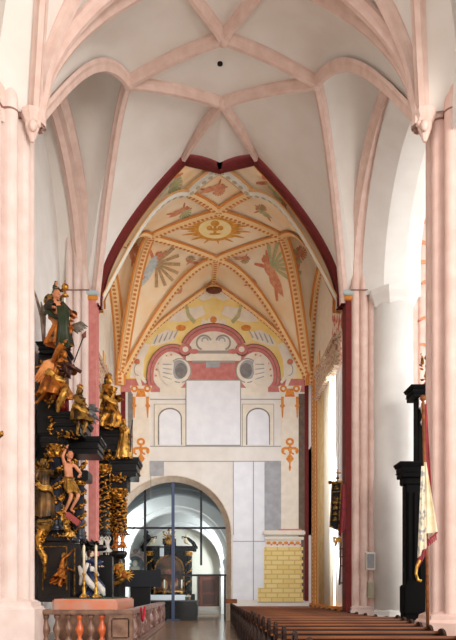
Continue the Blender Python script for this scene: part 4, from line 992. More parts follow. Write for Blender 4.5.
    if wings:
        wm, spread, lift, size = wings
        for s in (-1, 1):
            if spread.get(s) is None: continue
            m = MB(); root = Vector((s*.03, .06, .76)); base_a = spread[s]
            for q in range(9):
                a = math.radians(base_a-(q*11)); ln = size*(1.0-.07*q); d = Vector((s*math.cos(a), .25, math.sin(a))).normalized()
                sdv = Vector((0, 1, 0)).cross(d).normalized(); p0 = root+d*.02
                pts = [p0, p0+d*ln*.45+sdv*(.02*s), p0+d*ln*.8, p0+d*ln]
                m.tube(pts, [.02, .034, .028, .004], 6)
            for q in range(6):
                a = math.radians(base_a+4-(q*13)); d = Vector((s*math.cos(a), .15, math.sin(a))).normalized(); m.ball(root+d*size*.3, (.05, .03, .05), 8, 5)
            m.build('wing', wm, r)
    return r
def foliage(m, c, n, box, size, rnd):
    c = Vector(c)
    for _ in range(n):
        p = c+Vector((rnd.uniform(-1, 1)*box[0], rnd.uniform(-1, 1)*box[1], rnd.uniform(-1, 1)*box[2]))
        d = Vector((rnd.uniform(-1, 1), rnd.uniform(-1, .2), rnd.uniform(-1, 1))).normalized(); s = size*rnd.uniform(.6, 1.2)
        q = d.orthogonal().normalized(); m.tube([p-d*s*.5, p-d*s*.1+q*s*.15, p+d*s*.35, p+d*s*.5-q*s*.12], [s*.1, s*.22, s*.15, s*.03], 6)
def capital(parent, c, r, h, rnd, m=None):
    b = MB(); b.lathe([(r*.95, 0), (r*1.1, h*.05), (r, h*.1), (r*1.02, h*.4), (r*1.25, h*.75), (r*1.45, h*.85), (r*1.45, h)], 16, c=c)
    for lv, (k, z, o_) in enumerate(((8, .3, 1.12), (8, .6, 1.25))):
        for q in range(k):
            a = 2*PI*(q+.5*lv)/k; p = Vector(c)+Vector((r*o_*math.cos(a), r*o_*math.sin(a), h*z)); d = Vector((math.cos(a), math.sin(a), 0))
            b.tube([p-Vector((0, 0, h*.22)), p, p+d*r*.22+Vector((0, 0, h*.12)), p+d*r*.4-Vector((0, 0, h*.0))], [r*.1, r*.24, r*.16, r*.07], 6)
    for q in range(4):
        a = PI/4+PI/2*q; p = Vector(c)+Vector((r*1.4*math.cos(a), r*1.4*math.sin(a), h*.85)); b.ball(p, r*.28, 8, 6)
    return b.build('capital', m or gold, parent, 'gilded leafy capital')
def altar_column(parent, px, py0, py1, Y, r, rnd, twist=False, dens=1.0, shaft=None):
    c = P(px, py1, Y); h = P(px, py0, Y).z-c.z
    m = MB()
    m.lathe([(r*1.5, 0), (r*1.5, h*.02), (r*1.2, h*.03), (r*1.35, h*.045), (r*1.05, h*.07), (r, h*.09), (r*.86, h)], 24, c=c, lobes=(5 if twist else 0), la=(.18 if twist else 0), twist=(2.6 if twist else 0))
    co = m.build('column', shaft or blk, parent)
    m = MB()
    for s in ((0, PI) if not twist else (0, 2.1, 4.2)):
        pts = []; N = 60
        for i in range(N+1):
            t = i/N; a = s+t*(2.2 if not twist else 3.2)*2*PI; rr = r*1.06; pts.append(Vector(c)+Vector((rr*math.cos(a), rr*math.sin(a), h*(.1+.88*t))))
        m.tube(pts, r*.09, 5)
        for i in range(0, N, max(1, int(2/dens))):
            p = pts[i]; d = (p-Vector((c.x, c.y, p.z))).normalized(); k = rnd.uniform(-1, 1); tv = Vector((-d.y, d.x, k)).normalized()
            m.tube([p, p+tv*r*.35+d*r*.12, p+tv*r*.75+d*r*.06], [r*.08, r*.2, r*.04], 5); m.ball(p+d*r*.05-tv*r*.2, r*.15, 6, 4)
    m.build('gilded_vine', gold, co, 'gilded climbing vine')
    return co, c, h
def pxbox(m, x0, x1, y0, y1, Y, dep, bev=.03):
    a, b_ = P(x0, y1, Y), P(x1, y0, Y); m.bevbox(a.x, b_.x, Y, Y+dep, a.z, b_.z, bev); return a, b_
def cornice(m, x0, x1, y0, y1, Y, dep):
    """stepped classical cornice, wider at the top"""
    a, b_ = P(x0, y1, Y), P(x1, y0, Y); h = b_.z-a.z; W_ = b_.x-a.x
    for i, (z0, z1, g) in enumerate(((0, .3, .16), (.3, .42, .1), (.42, .7, .13), (.7, .82, .05), (.82, 1, 0))):
        k = W_*g*.7; m.bevbox(a.x+k, b_.x-k, Y+k, Y+dep, a.z+h*z0, a.z+h*z1, .02)
rnd = random.Random(11)
flesh = mat('painted_flesh', (226, 160, 120), 0.5, (204, 130, 92), 6); fleshp = mat('pale_flesh', (232, 206, 184), 0.5, (214, 180, 152), 6)
goldo = mat('orange_gilding', (206, 126, 46), 0.42, (120, 60, 20), 7, metal=0.6, bump=0.5); goldd = mat('dull_gilding', (160, 118, 52), 0.45, (56, 38, 20), 7, metal=0.6, bump=0.5, lo=.42, hi=.6)
greenr = mat('dark_green_paint', (38, 52, 34), 0.5, (54, 62, 36), 6); redr = mat('crimson_paint', (150, 26, 38), 0.55, (110, 18, 30), 5); hairb = mat('brown_hair_paint', (60, 38, 26), 0.6)
bluer = mat('blue_paint', (36, 52, 96), 0.45, (24, 34, 60), 5); whiter = mat('white_paint', (232, 228, 220), 0.5, (206, 200, 190), 6); greyw = mat('grey_wing_paint', (92, 84, 76), 0.6, (140, 128, 112), 9)
goldl = mat('bright_gilding', (218, 166, 78), 0.4, (120, 80, 34), 9, metal=0.7, bump=0.5, lo=.42, hi=.65); blkb = mat('blue_black_lacquer', (22, 26, 34), 0.3, (40, 46, 58), 4)

# ---------------------------------------------------------------- first side altar
al = empty('side_altar', (0, 0, 0), label='tall black and gold side altar just behind the near left pillar', cat='altar')
m = MB(); pxbox(m, 38, 70, 541, 601, 23.2, 2.4); pxbox(m, 37, 72, 535, 541, 23.05, 2.6, .04); pxbox(m, 37, 72, 596, 602, 23.0, 2.6, .04); a, b_ = P(70, 600, 23.2), P(78, 543, 23.2); m.bevbox(a.x-.1, b_.x, 23.7, 25.6, a.z, b_.z, .03)
m.build('pedestal', mat('brown_black_lacquer', (40, 33, 30), 0.36, (26, 22, 22), 4), al)
m = MB()
for (x0, x1, y0, y1) in ((42, 67, 546, 547), (66, 67, 546, 590), (74, 75, 548, 596), (42, 43, 546, 590)): pxbox(m, x0, x1, y0, y1, 23.14, .06, .005)
m.build('gilt_line', goldd, al)
m = MB(); pxbox(m, 37, 52, 405, 541, 24.4, 1.2); pxbox(m, 50, 76, 452, 541, 25.2, .6); m.build('back_panel', blk, al)
m = MB(); cornice(m, 37, 66, 430, 447, 23.0, 2.2); cornice(m, 50, 83, 411, 432, 22.9, 2.2); cornice(m, 64, 101, 436, 453, 24.2, 1.4); pxbox(m, 37, 56, 404, 432, 23.4, 1.8)
pxbox(m, 72, 88, 470, 480, 24.4, 1.0)
m.build('cornice', blk, al)
m = MB(); pxbox(m, 38, 61, 352, 410, 24.0, 1.4); cornice(m, 35, 65, 341, 352, 23.7, 1.7); pxbox(m, 42, 58, 362, 400, 23.9, .3); m.build('attic', blk, al)
for (px, y0, y1, Y, r, sh) in ((56, 458, 531, 23.3, .22, blkb), (79.5, 486, 540, 24.7, .19, blkb)):
    co, c, h = altar_column(al, px, y0, y1, Y, r, rnd, dens=1.3, shaft=sh); capital(al, c+Vector((0, 0, h)), r*.95, (13 if px < 60 else 12)*Y/F, rnd)
m = MB(); foliage(m, P(44, 470, 24.2), 26, (.22, .1, .5), .25, rnd); foliage(m, P(51, 415, 23.0), 14, (.06, .05, .6), .2, rnd); foliage(m, P(66, 435, 23.0), 16, (.3, .1, .12), .18, rnd); foliage(m, P(78, 465, 24.4), 16, (.3, .1, .14), .2, rnd)
foliage(m, P(48, 395, 23.6), 12, (.1, .05, .3), .2, rnd); foliage(m, P(60, 535, 23.0), 10, (.3, .06, .06), .14, rnd); foliage(m, P(40, 372, 23.6), 10, (.08, .05, .4), .2, rnd)
m.build('gilded_foliage', gold, al, 'gilded carved leaves')
m = MB(); pts = [P(44, 527, 22.9), P(39, 535, 22.85), P(39, 548, 22.85), P(44, 556, 22.85), P(45, 566, 22.9), P(45, 580, 22.9)]; m.tube(pts, [.13, .12, .1, .12, .06, .03], 8); foliage(m, P(42, 540, 22.8), 14, (.1, .05, .3), .2, rnd); m.build('gilded_pendant', gold, al, 'gilded carved pendant scroll')
m = MB(); pxbox(m, 36, 52, 519, 523, 22.7, .9, .03); m.lathe([(.05, -.5), (.16, -.3), (.3, -.05), (.32, 0)], 12, c=P(44, 524, 23.0)); m.build('bracket', goldd, al)
m = MB(); m.prism([(0, 0), (.42, 0), (.4, .7), (.1, .7)], (0, .12, 0), o=P(56, 411, 23.4)); 
for q in range(6): m.tube([P(57+q*1.9, 411, 23.35), P(57.5+q*1.5, 390, 23.3)], .06, 6)
o = m.build('red_drapery', redr); tag(o, 'crimson carved drapery hanging behind the archangel', 'drapery')

def base(px, py, Y): return P(px, py, Y)
s29 = 23.5/F
figure('statue', 'topmost carved figure in green, dark-haired, reaching right towards a golden orb', base(56, 309, 23.6), 28*s29*1.0, PI/2-.5, dict(eR=(-.18, -.04, .68), wR=(-.19, -.2, .66), eL=(.17, -.05, .7), wL=(.13, -.2, .68)), flesh, greenr, hairb, seed=3, robe_bot=.1)
o = MB(); o.lathe([(.02, -.35), (.13, -.3), (.03, -.2), (.03, -.12), (.0, -.1)], 10); o.ball((0, 0, 0), .12, 12, 8); o.tube([(0, 0, .1), (0, 0, .22)], .015); 
x = o.build('golden_orb', gold); x.location = P(65, 287, 23.4); tag(x, 'small golden orb held out at the top of the altar', 'orb')
figure('statue', 'large seated figure with bare pink chest, orange and dark green robes, on the altar top', base(56, 350, 23.5), 60*s29, PI/2-.9, dict(kL=(.09, -.2, .36), aL=(.07, -.14, .1), tL=(.07, -.2, .08), kR=(-.09, -.22, .33), aR=(-.08, -.12, .06), tR=(-.08, -.18, .04), eR=(-.19, -.06, .66), wR=(-.1, -.2, .62), eL=(.2, -.08, .66), wL=(.22, -.24, .55)), flesh, mat('orange_green_cloth', (196, 112, 40), .5, (40, 36, 22), 3.0, metal=.3, lo=.46, hi=.56), greenr, seed=5, fat=1.2, robe_top=.55, sash=greenr)
o = MB(); foliage(o, (0, 0, 0), 22, (.3, .15, .26), .26, rnd); o.lathe([(.28, -.25), (.34, -.15), (.22, .0), (.3, .12), (.26, .2)], 12); x = o.build('gilded_cartouche', goldd); x.location = P(53, 303, 23.7); tag(x, 'gilded shell cartouche between the two uppermost carved figures', 'carved ornament')
o = MB(); d = (P(66, 345, 23.2)-P(62, 304, 23.2)); o.prism([(0, 0), (.35, .1), (.3, .6), (.36, 1.2), (.2, 1.45), (-.02, .9)], (0, .15, 0), o=P(58, 347, 22.9)); 
for q in range(4): o.tube([P(59+q*2.4, 347, 22.85), P(61+q*1.6, 325, 22.8), P(58+q*1.8, 306, 22.85)], [.1, .08, .05], 7)
x = o.build('carved_drapery', greenr); tag(x, 'dark green carved drapery falling beside the seated figure', 'drapery')
o = MB(); o.tube([P(33.5, 288, 23.7), P(37, 300, 23.8), P(42, 318, 23.8), P(44, 345, 23.8)], [.02, .05, .07, .06], 6); o.tube([P(41, 302, 24.4), P(44, 318, 24.3), P(44, 342, 24.3)], [.02, .08, .05], 6)
x = o.build('carved_wing_feather', mat('faded_brown_paint', (150, 128, 112), 0.6, (96, 76, 60), 5)); tag(x, 'long curved brown feathers behind the uppermost statues', 'carved feathers')
figure('cherub', 'small cherub with one outspread grey wing pointing right, beside the seated figure', base(71, 333, 23.3), 15*s29, PI/2+.2, dict(eR=(-.2, -.06, .72), wR=(-.2, -.2, .72)), flesh, goldo, gold, seed=8, fat=1.4, robe_top=.5, robe_bot=.2, wings=(greyw, {1: 40, -1: None}, 0, .5))
o = MB()
for q in range(8):
    t = q/7; p0 = P(73, 326, 23.4); e_ = P(88-q*1.4, 327+q*.9+ (q % 2)*.6, 23.3); o.tube([p0, p0.lerp(e_, .55)+Vector((0, 0, .12*(1-t))), e_], [.06, .07, .01], 6)
x = o.build('grey_wing', greyw); tag(x, 'grey feathered wing stretched to the right beneath the golden orb', 'carved wing')
# archangel
figure('archangel_statue', 'gilded archangel with raised arm and orange wing striding above the black cornice', base(55, 411, 22.9), 62*s29, PI/2-.6, dict(pelvis=(0, 0, .5), chest=(.03, -.08, .7), neck=(.04, -.11, .79), head0=(.04, -.12, .82), head=(.045, -.14, .87), sR=(-.07, -.07, .77), eR=(-.14, -.2, .85), wR=(-.1, -.3, .98), sL=(.13, -.08, .76), eL=(.2, -.14, .64), wL=(.16, -.26, .62),
       kL=(.09, -.14, .29), aL=(.1, -.04, .08), tL=(.1, -.12, .06), kR=(-.1, .1, .3), aR=(-.13, .26, .14), tR=(-.14, .33, .16)), goldo, goldo, hairb, seed=9, fat=1.1, robe_bot=.22, hemw=.24, sash=goldl)
o = MB()
for q in range(9):
    p0 = P(60, 359+q*.6, 22.9); e_ = P(32.5+q*2.6, 381+q*.3-(4 if q > 5 else 0)+q*.5, 22.7); o.tube([p0, p0.lerp(e_, .5)+Vector((0, 0, .2-.03*q)), e_], [.09, .12, .02], 6)
x = o.build('orange_wing', mat('orange_wing_paint', (236, 160, 96), 0.5, (214, 130, 66), 5)); tag(x, 'broad orange wing of the archangel sloping down to the left', 'carved wing')
o = MB(); o.tube([P(58, 412, 22.7), P(59, 402, 22.6), P(63, 395, 22.5), P(66, 388, 22.6)], [.06, .09, .12, .14], 8); o.tube([P(38, 394, 22.7), P(46, 388, 22.7), P(56, 389, 22.7)], [.05, .12, .16], 8)
x = o.build('carved_leg_drapery', goldl); tag(x, 'gilded drapery trailing from the archangel across the cornice', 'drapery')
o = MB(); o.lathe([(.02, -.16), (.18, -.12), (.28, -.02), (.3, .03), (.24, .06), (.12, .12), (.1, .2), (.02, .24)], 14, M=Matrix.Rotation(1.3, 4, 'Y')); foliage(o, (.05, -.1, -.05), 14, (.26, .1, .2), .24, rnd); o.tube([(-.3, -.1, .18), (.1, -.25, .1), (.48, -.1, -.1)], .06, 6); x = o.build('dark_shield', mat('bronze_black', (48, 30, 26), 0.35, (90, 50, 34), 5, metal=.4)); x.location = P(67, 370, 22.8); tag(x, 'dark round shield on the archangel arm with a reddish rim', 'shield')
sp = empty('lance', (0, 0, 0), label='thin dark lance slanting up between the archangel and the grey wing', cat='lance')
o = MB(); p0, p1 = P(74, 362, 22.9), P(83, 338, 22.9); o.tube([p0, p1], .022, 6); o.build('shaft', iron, sp)
o = MB(); p2 = P(86, 331, 22.9); o.tube([p1, p1.lerp(p2, .3), p2], [.03, .09, .01], 6); o.build('spearhead', mat('rust', (120, 60, 44), .6), sp)
# gold warrior on the second cornice
figure('warrior_statue', 'gilded warrior statue with plumed helmet standing on the lower black cornice', base(79.5, 437, 22.7), 50*22.7/F, PI/2-.5, dict(eR=(-.19, -.08, .68), wR=(-.14, -.24, .6), kL=(.08, -.12, .3), aL=(.06, -.04, .06), tL=(.06, -.12, .04)), goldd, goldd, goldd, seed=21, fat=1.15, robe_bot=.3, hemw=.2, sash=goldl, crown=True)
o = MB()
for q in range(7): p0 = P(85, 415, 24.2); e_ = P(96+(q % 3)*2, 405+q*3.2, 24.0); o.tube([p0, p0.lerp(e_, .6)+Vector((0, 0, .1)), e_], [.06, .09, .02], 6)
o.ball(P(89, 414, 24.1), (.2, .15, .22)); x = o.build('grey_eagle', mat('eagle_grey', (120, 118, 116), .5, (60, 58, 60), 8)); tag(x, 'grey and dark spread-winged bird between the gilded warrior and the red pilaster', 'carved bird')
# figure beside the column
figure('saint_statue', 'slender pale gold saint with bent bare leg between the two black columns', base(69, 516, 23.4), 66*23.4/F, PI/2-.7, dict(eR=(-.16, -.05, .88), wR=(-.12, -.08, .99), eL=(.16, -.08, .66), wL=(.06, -.17, .6), kL=(.07, -.14, .3), aL=(.05, .02, .1), tL=(.07, -.05, .06), chest=(-.03, .04, .73), kR=(-.03, -.1, .29), aR=(-.04, .06, .06)), flesh, goldl, hairb, seed=31, robe_top=.58, robe_bot=.34, hemw=.11, fat=.95, bare_arms=True)
o = MB(); M1 = Matrix.Translation(P(73, 519, 22.9)) @ Matrix.Rotation(math.radians(38), 4, 'Y'); o.bevbox(-.26, .26, -.12, .12, -.1, .1, .02, M=M1); 
x = o.build('red_book', mat('faded_red_leather', (160, 70, 66), .5)); tag(x, 'faded red book tilted at the foot of the slender pale gold saint', 'book')
figure('cherub', 'bright gilded cherub curled at the foot of the black columns', base(66, 542, 22.9), 26*23/F, PI/2-.3, dict(kL=(.08, -.2, .4), aL=(.06, -.12, .18), tL=(.06, -.2, .16), kR=(-.08, -.18, .34), aR=(-.06, -.1, .1), tR=(-.06, -.18, .08), eR=(-.2, -.1, .72), wR=(-.14, -.26, .8)), goldl, goldl, goldl, seed=33, fat=1.45, robe_top=.55, robe_bot=.2, wings=(goldl, {1: 120, -1: 120}, 0, .4))
figure('bishop_statue', 'dark gilded bishop statue half hidden by the near left pillar on a gold bracket', base(43.5, 519, 22.9), 60*23/F, PI/2-.9, dict(eL=(.18, -.1, .72), wL=(.14, -.24, .78)), goldd, mat('dark_gold_cloth', (120, 84, 40), .45, (44, 34, 26), 5, metal=.5), goldd, seed=41, hemw=.16, fat=1.1, sash=goldl)
figure('cherub', 'gilded cherub diving down across the dark pedestal', base(60, 588, 22.6), 40*22.6/F, PI/2, dict(eR=(-.1, -.14, .9), wR=(-.08, -.2, 1.02), kL=(.08, .1, .3), aL=(.08, .25, .2), tL=(.08, .3, .18), eL=(.18, -.1, .66), wL=(.14, -.22, .6)), goldo, goldo, goldl, seed=43, fat=1.25, tilt=(0, .5), robe_top=.5, robe_bot=.22, bare_arms=True)
figure('angel_statue', 'kneeling angel in a blue robe with white sleeves behind the two candles', base(90, 597, 23.6), 47*23.6/F, PI/2+.3, dict(kL=(.08, -.16, .24), aL=(.06, .04, .06), tL=(.06, .12, .03), kR=(-.08, -.14, .2), aR=(-.06, .06, .05), tR=(-.06, .14, .03), eR=(-.16, -.12, .7), wR=(-.06, -.22, .74), eL=(.16, -.1, .66), wL=(.1, -.24, .66)), fleshp, bluer, hairb, seed=51, fat=1.15, hemw=.2, sash=whiter, wings=(whiter, {1: 70, -1: None}, 0, .3))
o = MB()
for k in range(5): o.tube([P(79+k*1.5, 566+k*2, 23.0), P(82+k*2.5, 574+k*3, 22.95), P(84+k*4, 578+k*4, 23.0)], [.05, .11, .04], 7)
o.tube([P(80, 585, 23.0), P(83, 573, 23.0), P(88, 563, 23.0)], [.05, .1, .05], 7); o.tube([P(97, 582, 23.0), P(102, 590, 23.0), P(104, 596, 23.0)], [.06, .12, .05], 7)
x = o.build('white_drapery', whiter); tag(x, 'bunched white carved drapery around the kneeling blue angel', 'drapery')
o = MB(); foliage(o, P(90, 546, 24.2), 22, (.55, .15, .15), .3, rnd); o.tube([P(76, 548, 24.2), P(104, 548, 24.2)], .12, 6); x = o.build('dark_carved_canopy', blk); tag(x, 'black carved foliage above the kneeling blue angel', 'carved ornament')
o = MB(); pxbox(o, 76, 112, 556, 601, 24.9, .5); x = o.build('dark_niche_back', blk, al)
# marble step with green cloth
o = MB(); pa, pb = P(52, 611, 21.6), P(117, 599, 21.6); o.bevbox(pa.x, pb.x, 21.6, 26.5, pa.z-.05, pb.z, .05); x0 = o; o = MB(); o.bevbox(pa.x+.1, pb.x-.1, 21.75, 26.4, 0.0, pa.z-.06, .03); tb = o.build('table_base', marbd); o = x0; x = o.build('altar_table', mat('orange_pink_marble', (226, 130, 92), .3, (206, 160, 140), 2.0)); tag(x, 'orange pink marble altar table in front of the black altar', 'altar table'); tb.parent = x
o = MB(); pc = P(64, 599, 21.9); pd = P(113, 597.6, 21.9); o.bevbox(pc.x, pd.x, 21.8, 26.0, pb.z+.002, pb.z+.03, .008); x = o.build('green_cloth', mat('green_felt', (48, 84, 66), .9)); tag(x, 'dark green cloth lying on the marble altar table', 'cloth')
for px, lab in ((84, 'tall white candle on a gold candlestick, nearer the black pedestal'), (96, 'tall cream candle on a gold candlestick, nearer the second altar')):
    Y = 21.95; q = P(px, 597.5, Y); cs = empty('candlestick', (q.x, Y, pb.z+.03), label=lab, cat='candlestick', group='candlesticks on the marble altar table'); k = Y/F
    m = MB(); m.lathe([(5*k, 0), (4.2*k, 2*k), (1.4*k, 5*k), (2.4*k, 8*k), (1*k, 12*k), (1.7*k, 17*k), (.9*k, 21*k), (2.1*k, 24*k), (2.3*k, 25*k)], 14)
    for a in range(3): m.ball((4.2*k*math.cos(a*2.1), 4.2*k*math.sin(a*2.1), 1.2*k), 1.4*k)
    m.build('holder', goldl, cs)
    m = MB(); m.lathe([(1.3*k, 25*k), (1.25*k, 52*k), (.3*k, 53*k)], 12); m.tube([(0, 0, 53*k), (0, 0, 54*k)], .2*k, 5); m.build('candle', mat('beeswax', (238, 222, 190), .5), cs)

# ---------------------------------------------------------------- second side altar
al2 = empty('side_altar', (0, 0, 0), label='second black and gold side altar with spiral columns behind the red pilaster', cat='altar')
m = MB(); pxbox(m, 97, 119, 556, 612, 30.6, 2.4); pxbox(m, 97, 113, 488, 556, 32.0, 1.0); pxbox(m, 97, 112, 430, 470, 32.0, 1.0); m.build('pedestal', blk, al2)
m = MB(); cornice(m, 95, 127, 429, 451, 30.8, 2.0); cornice(m, 107, 139, 457, 476, 31.0, 1.8); pxbox(m, 110, 127, 474, 489, 31.2, 1.4); m.build('cornice', blk, al2)
for (px, y0, y1, Y, r, g) in ((104, 474, 536, 31.0, .25, 0), (119, 498, 535, 31.3, .28, 0)):
    co, c, h = altar_column(al2, px, y0, y1, Y, r, rnd, twist=True, dens=1.0); capital(al2, c+Vector((0, 0, h)), r*.95, 9*Y/F, rnd)
m = MB(); foliage(m, P(111, 455, 31.0), 30, (.55, .15, .2), .26, rnd); foliage(m, P(119, 478, 31.1), 20, (.3, .1, .2), .22, rnd); foliage(m, P(118, 572, 30.4), 6, (.12, .1, .12), .25, rnd); foliage(m, P(104, 500, 30.8), 12, (.2, .1, 1.3), .26, rnd); foliage(m, P(119, 512, 31.0), 14, (.26, .1, .9), .26, rnd)
m.build('gilded_foliage', gold, al2, 'gilded carved leaves')
for (px, py, mm, lab, s0) in ((101, 556, whiter, 'white carved cherub at the foot of the spiral column, the left of the pair', 61), (107.5, 556, whiter, 'white carved cherub at the foot of the spiral column, the right of the pair', 62), (116, 552, goldo, 'orange gilded cherub under the outer spiral column, the left of the pair', 63), (122.5, 552, goldo, 'orange gilded cherub under the outer spiral column, the right of the pair', 64)):
    figure('cherub', lab, base(px, py, 30.4), 19*30.4/F, .3-.6*(s0 % 2), dict(eR=(-.18, -.05, .9), wR=(-.1, -.06, 1.02), eL=(.18, -.05, .9), wL=(.1, -.06, 1.02)), mm, mm, mm, seed=s0, fat=1.4, robe_top=.5, robe_bot=.2, bare_arms=True)
m = MB()
for (px, y, Y, r) in ((104, 557, 30.5, .32), (119, 553, 30.5, .34)): m.lathe([(r*.7, -.25), (r, -.12), (r*1.1, 0), (r*.9, .08)], 18, c=P(px, y, Y))
m.build('column_foot', blk, al2)
m = MB(); m.tube([P(112, 585, 30.55), P(119, 582, 30.55), P(126, 577, 30.5), P(128, 572, 30.5)], [.12, .14, .1, .05], 8); m.build('scroll_bracket', goldd, al2)
for (px, py, rot, lab) in ((120, 568, .4, 'gilded winged cherub head on the side of the second altar, upper one'), (127, 575, -.3, 'gilded winged cherub head on the side of the second altar, lower one')):
    w_ = empty('winged_cherub_head', P(px, py, 30.42), 0, lab, 'carved head'); w_.scale = (.72, .72, .72); w_.location.x -= .12; m = MB(); m.ball((0, 0, 0), (.16, .15, .19), 12, 9); m.ball((0, -.15, -.02), .035, 6, 5); 
    for s in (-1, 1): m.ball((s*.06, -.125, .03), .025, 6, 4)
    m.build('face', goldo, w_)
    m = MB()
    for q in range(8): a = PI*q/7; m.ball((.15*math.cos(a), .02, .1+.12*math.sin(a)), .06, 6, 5)
    m.build('hair', goldl, w_)
    for s in (-1, 1):
        m = MB()
        for q in range(6): a = math.radians(65-q*22)+rot*s; d = Vector((s*math.cos(a), .1, math.sin(a))); m.tube([Vector((s*.1, .03, 0)), Vector((s*.1, .03, 0))+d*.25, Vector((s*.1, .03, 0))+d*.5], [.04, .06, .01], 6)
        m.build('wing', goldl, w_)
figure('queen_statue', 'gilded crowned queen statue standing highest on the second altar', base(108, 430, 30.6), 58*30.6/F*.93, PI/2-.5, dict(eR=(-.18, -.06, .66), wR=(-.14, -.22, .64), eL=(.17, -.02, .64), wL=(.18, -.16, .6), kL=(.08, -.1, .28), chest=(.0, -.04, .73)), goldl, gold, hairb, seed=71, fat=1.25, hemw=.2, sash=goldl, crown=True)
mk = figure('monk_statue', 'smaller gilded hooded statue holding a thin staff, right of the crowned queen', base(124, 459, 30.8), 42*30.8/F*.95, PI/2-.8, dict(eR=(-.15, -.1, .66), wR=(-.12, -.2, .7)), goldl, goldl, goldl, seed=75, fat=1.15, hemw=.17)
m = MB(); m.tube([P(130, 452, 30.4), P(131, 432, 30.4), P(132.5, 420, 30.4)], .03, 6); x = m.build('staff', iron); tag(x, 'thin dark staff held by the smaller gilded statue', 'staff')
m = MB(); foliage(m, P(103, 415, 30.3), 8, (.35, .08, .15), .3, rnd); x = m.build('gilded_cloud', goldd); tag(x, 'gilded carved cloud at the feet of the crowned queen', 'carved ornament')

# small gold wall bracket at the left edge
m = MB(); m.tube([P(-6, 436, 17.2), P(-2, 437, 17.1), P(1.5, 434, 17.1), P(2.5, 431, 17.1)], [.06, .07, .05, .02], 8); m.ball(P(1, 434, 17.1), .07); x = m.build('gilded_sconce', gold); tag(x, 'tiny gilded sconce on the near left pillar at the photo edge', 'sconce')

# ---------------------------------------------------------------- right side: dark altar, flags, banner
mb_ = mat('matt_black', (8, 8, 9), 0.7, (11, 11, 12), 4, spec=0.1)
ra2 = empty('dark_altar', (0, 0, 0), label='black side altar between the white column and the near right pillar', cat='altar')
m = MB(); pxbox(m, 406, 427, 478, 612, 25.0, .5); pxbox(m, 404, 430, 585, 614, 24.9, .6, .04); m.bevbox(7.0, 8.1, 25.0, 25.5, 0, 1.0, .03)
for q in range(3): pxbox(m, 408+q*6, 412+q*6, 492, 580, 24.92, .1, .03)
m.build('body', mb_, ra2)
m = MB(); cornice(m, 400, 430, 461, 476, 24.6, .9); pxbox(m, 404, 428, 476, 484, 24.9, .6, .03); m.build('cornice', mb_, ra2)
m = MB(); pxbox(m, 418, 436, 396, 462, 25.6, .6); cornice(m, 411, 440, 384, 396, 25.4, 1.0); m.build('upper_tier', mb_, ra2)
m = MB(); foliage(m, P(428, 372, 25.6), 26, (.2, .1, .6), .3, rnd); foliage(m, P(422, 362, 25.8), 6, (.05, .05, .3), .16, rnd); m.build('gilded_carving', gold, ra2, 'gilded carving on the upper tier')
m = MB(); pxbox(m, 420, 430, 396, 408, 25.2, .2, .03); m.lathe([(.1, 0), (.13, .1), (.06, .3), (.13, .6), (.1, .8)], 12, c=P(424, 425, 25.2)); m.build('silver_ornament', mat('silver', (214, 214, 216), .35, metal=.6), ra2, 'silvery white ornament')
def sheet(outline_fn, nu, nv, fold, Y, m_, name, parent, label=None, thick=.015):
    """hanging cloth with vertical folds; outline_fn(v)->(x left px, x right px, y px)"""
    b = MB(); vs = []
    for s in (0, 1):
        for j in range(nv+1):
            xl, xr, yl, yr = outline_fn(j/nv)
            for i in range(nu+1):
                u = i/nu; q = P(xl+(xr-xl)*u, yl+(yr-yl)*u, Y); vs.append((q.x, Y+fold*math.sin(u*9+j*.15)*(.4+.6*j/nv)+s*thick, q.z))
    n1 = (nu+1)*(nv+1); fs = []
    for j in range(nv):
        for i in range(nu): a = j*(nu+1)+i; fs += [(a, a+1, a+nu+2, a+nu+1), (a+n1, a+nu+1+n1, a+nu+2+n1, a+1+n1)]
    for j in range(nv): a = j*(nu+1); fs += [(a, a+nu+1, a+nu+1+n1, a+n1), (a+nu, a+nu+n1, a+2*nu+1+n1, a+2*nu+1)]
    b.add(vs, fs, True); return b.build(name, m_, parent, label)
fg = empty('flag', (0, 0, 0), label='cream flag with red toothed border hanging on a pole by the near right pillar', cat='flag')
m = MB(); m.tube([P(428, 645, 17.2), P(427, 560, 17.2), P(423, 400, 17.2)], .04, 8); m.ball(P(423, 398, 17.2), .08); m.build('pole', pw1, fg)
creamc = mat('cream_cloth', (228, 216, 190), .9, (206, 190, 150), 3); stripe = ornament('red_cream_border', (150, 34, 38), (150, 34, 38), (236, 222, 196), .16)
sheet(lambda v: (424.5-v*1, 426.5+v*10.5, 462+72*v, 462+70*v), 12, 16, .05, 17.0, creamc, 'cloth', fg)
sheet(lambda v: (421.5-v*3.5, 424.5+v*1.5, 466+92*v, 466+82*v), 8, 16, .05, 16.85, mat('cream_cloth_gold', (226, 214, 188), .9, (150, 150, 150), 9, lo=.5, hi=.62), 'cloth_fold', fg)
b = MB()
for (x0, y0, x1, y1, n) in ((421, 545, 437, 532, 9), (417, 563, 427, 545, 7)):
    for i in range(n):
        xa, ya = x0+(x1-x0)*i/n, y0+(y1-y0)*i/n; xb, yb = x0+(x1-x0)*(i+.55)/n, y0+(y1-y0)*(i+.55)/n; Yq = 16.82 if n == 7 else 16.98
        q = [P(xa, ya, Yq), P(xb, yb, Yq), P(xb+.6, yb+7, Yq), P(xa+.6, ya+7, Yq)]; b.add([v for v in q]+[v+Vector((0, .03, 0)) for v in q], [(0, 1, 2, 3), (7, 6, 5, 4), (0, 4, 5, 1), (1, 5, 6, 2), (2, 6, 7, 3), (3, 7, 4, 0)])
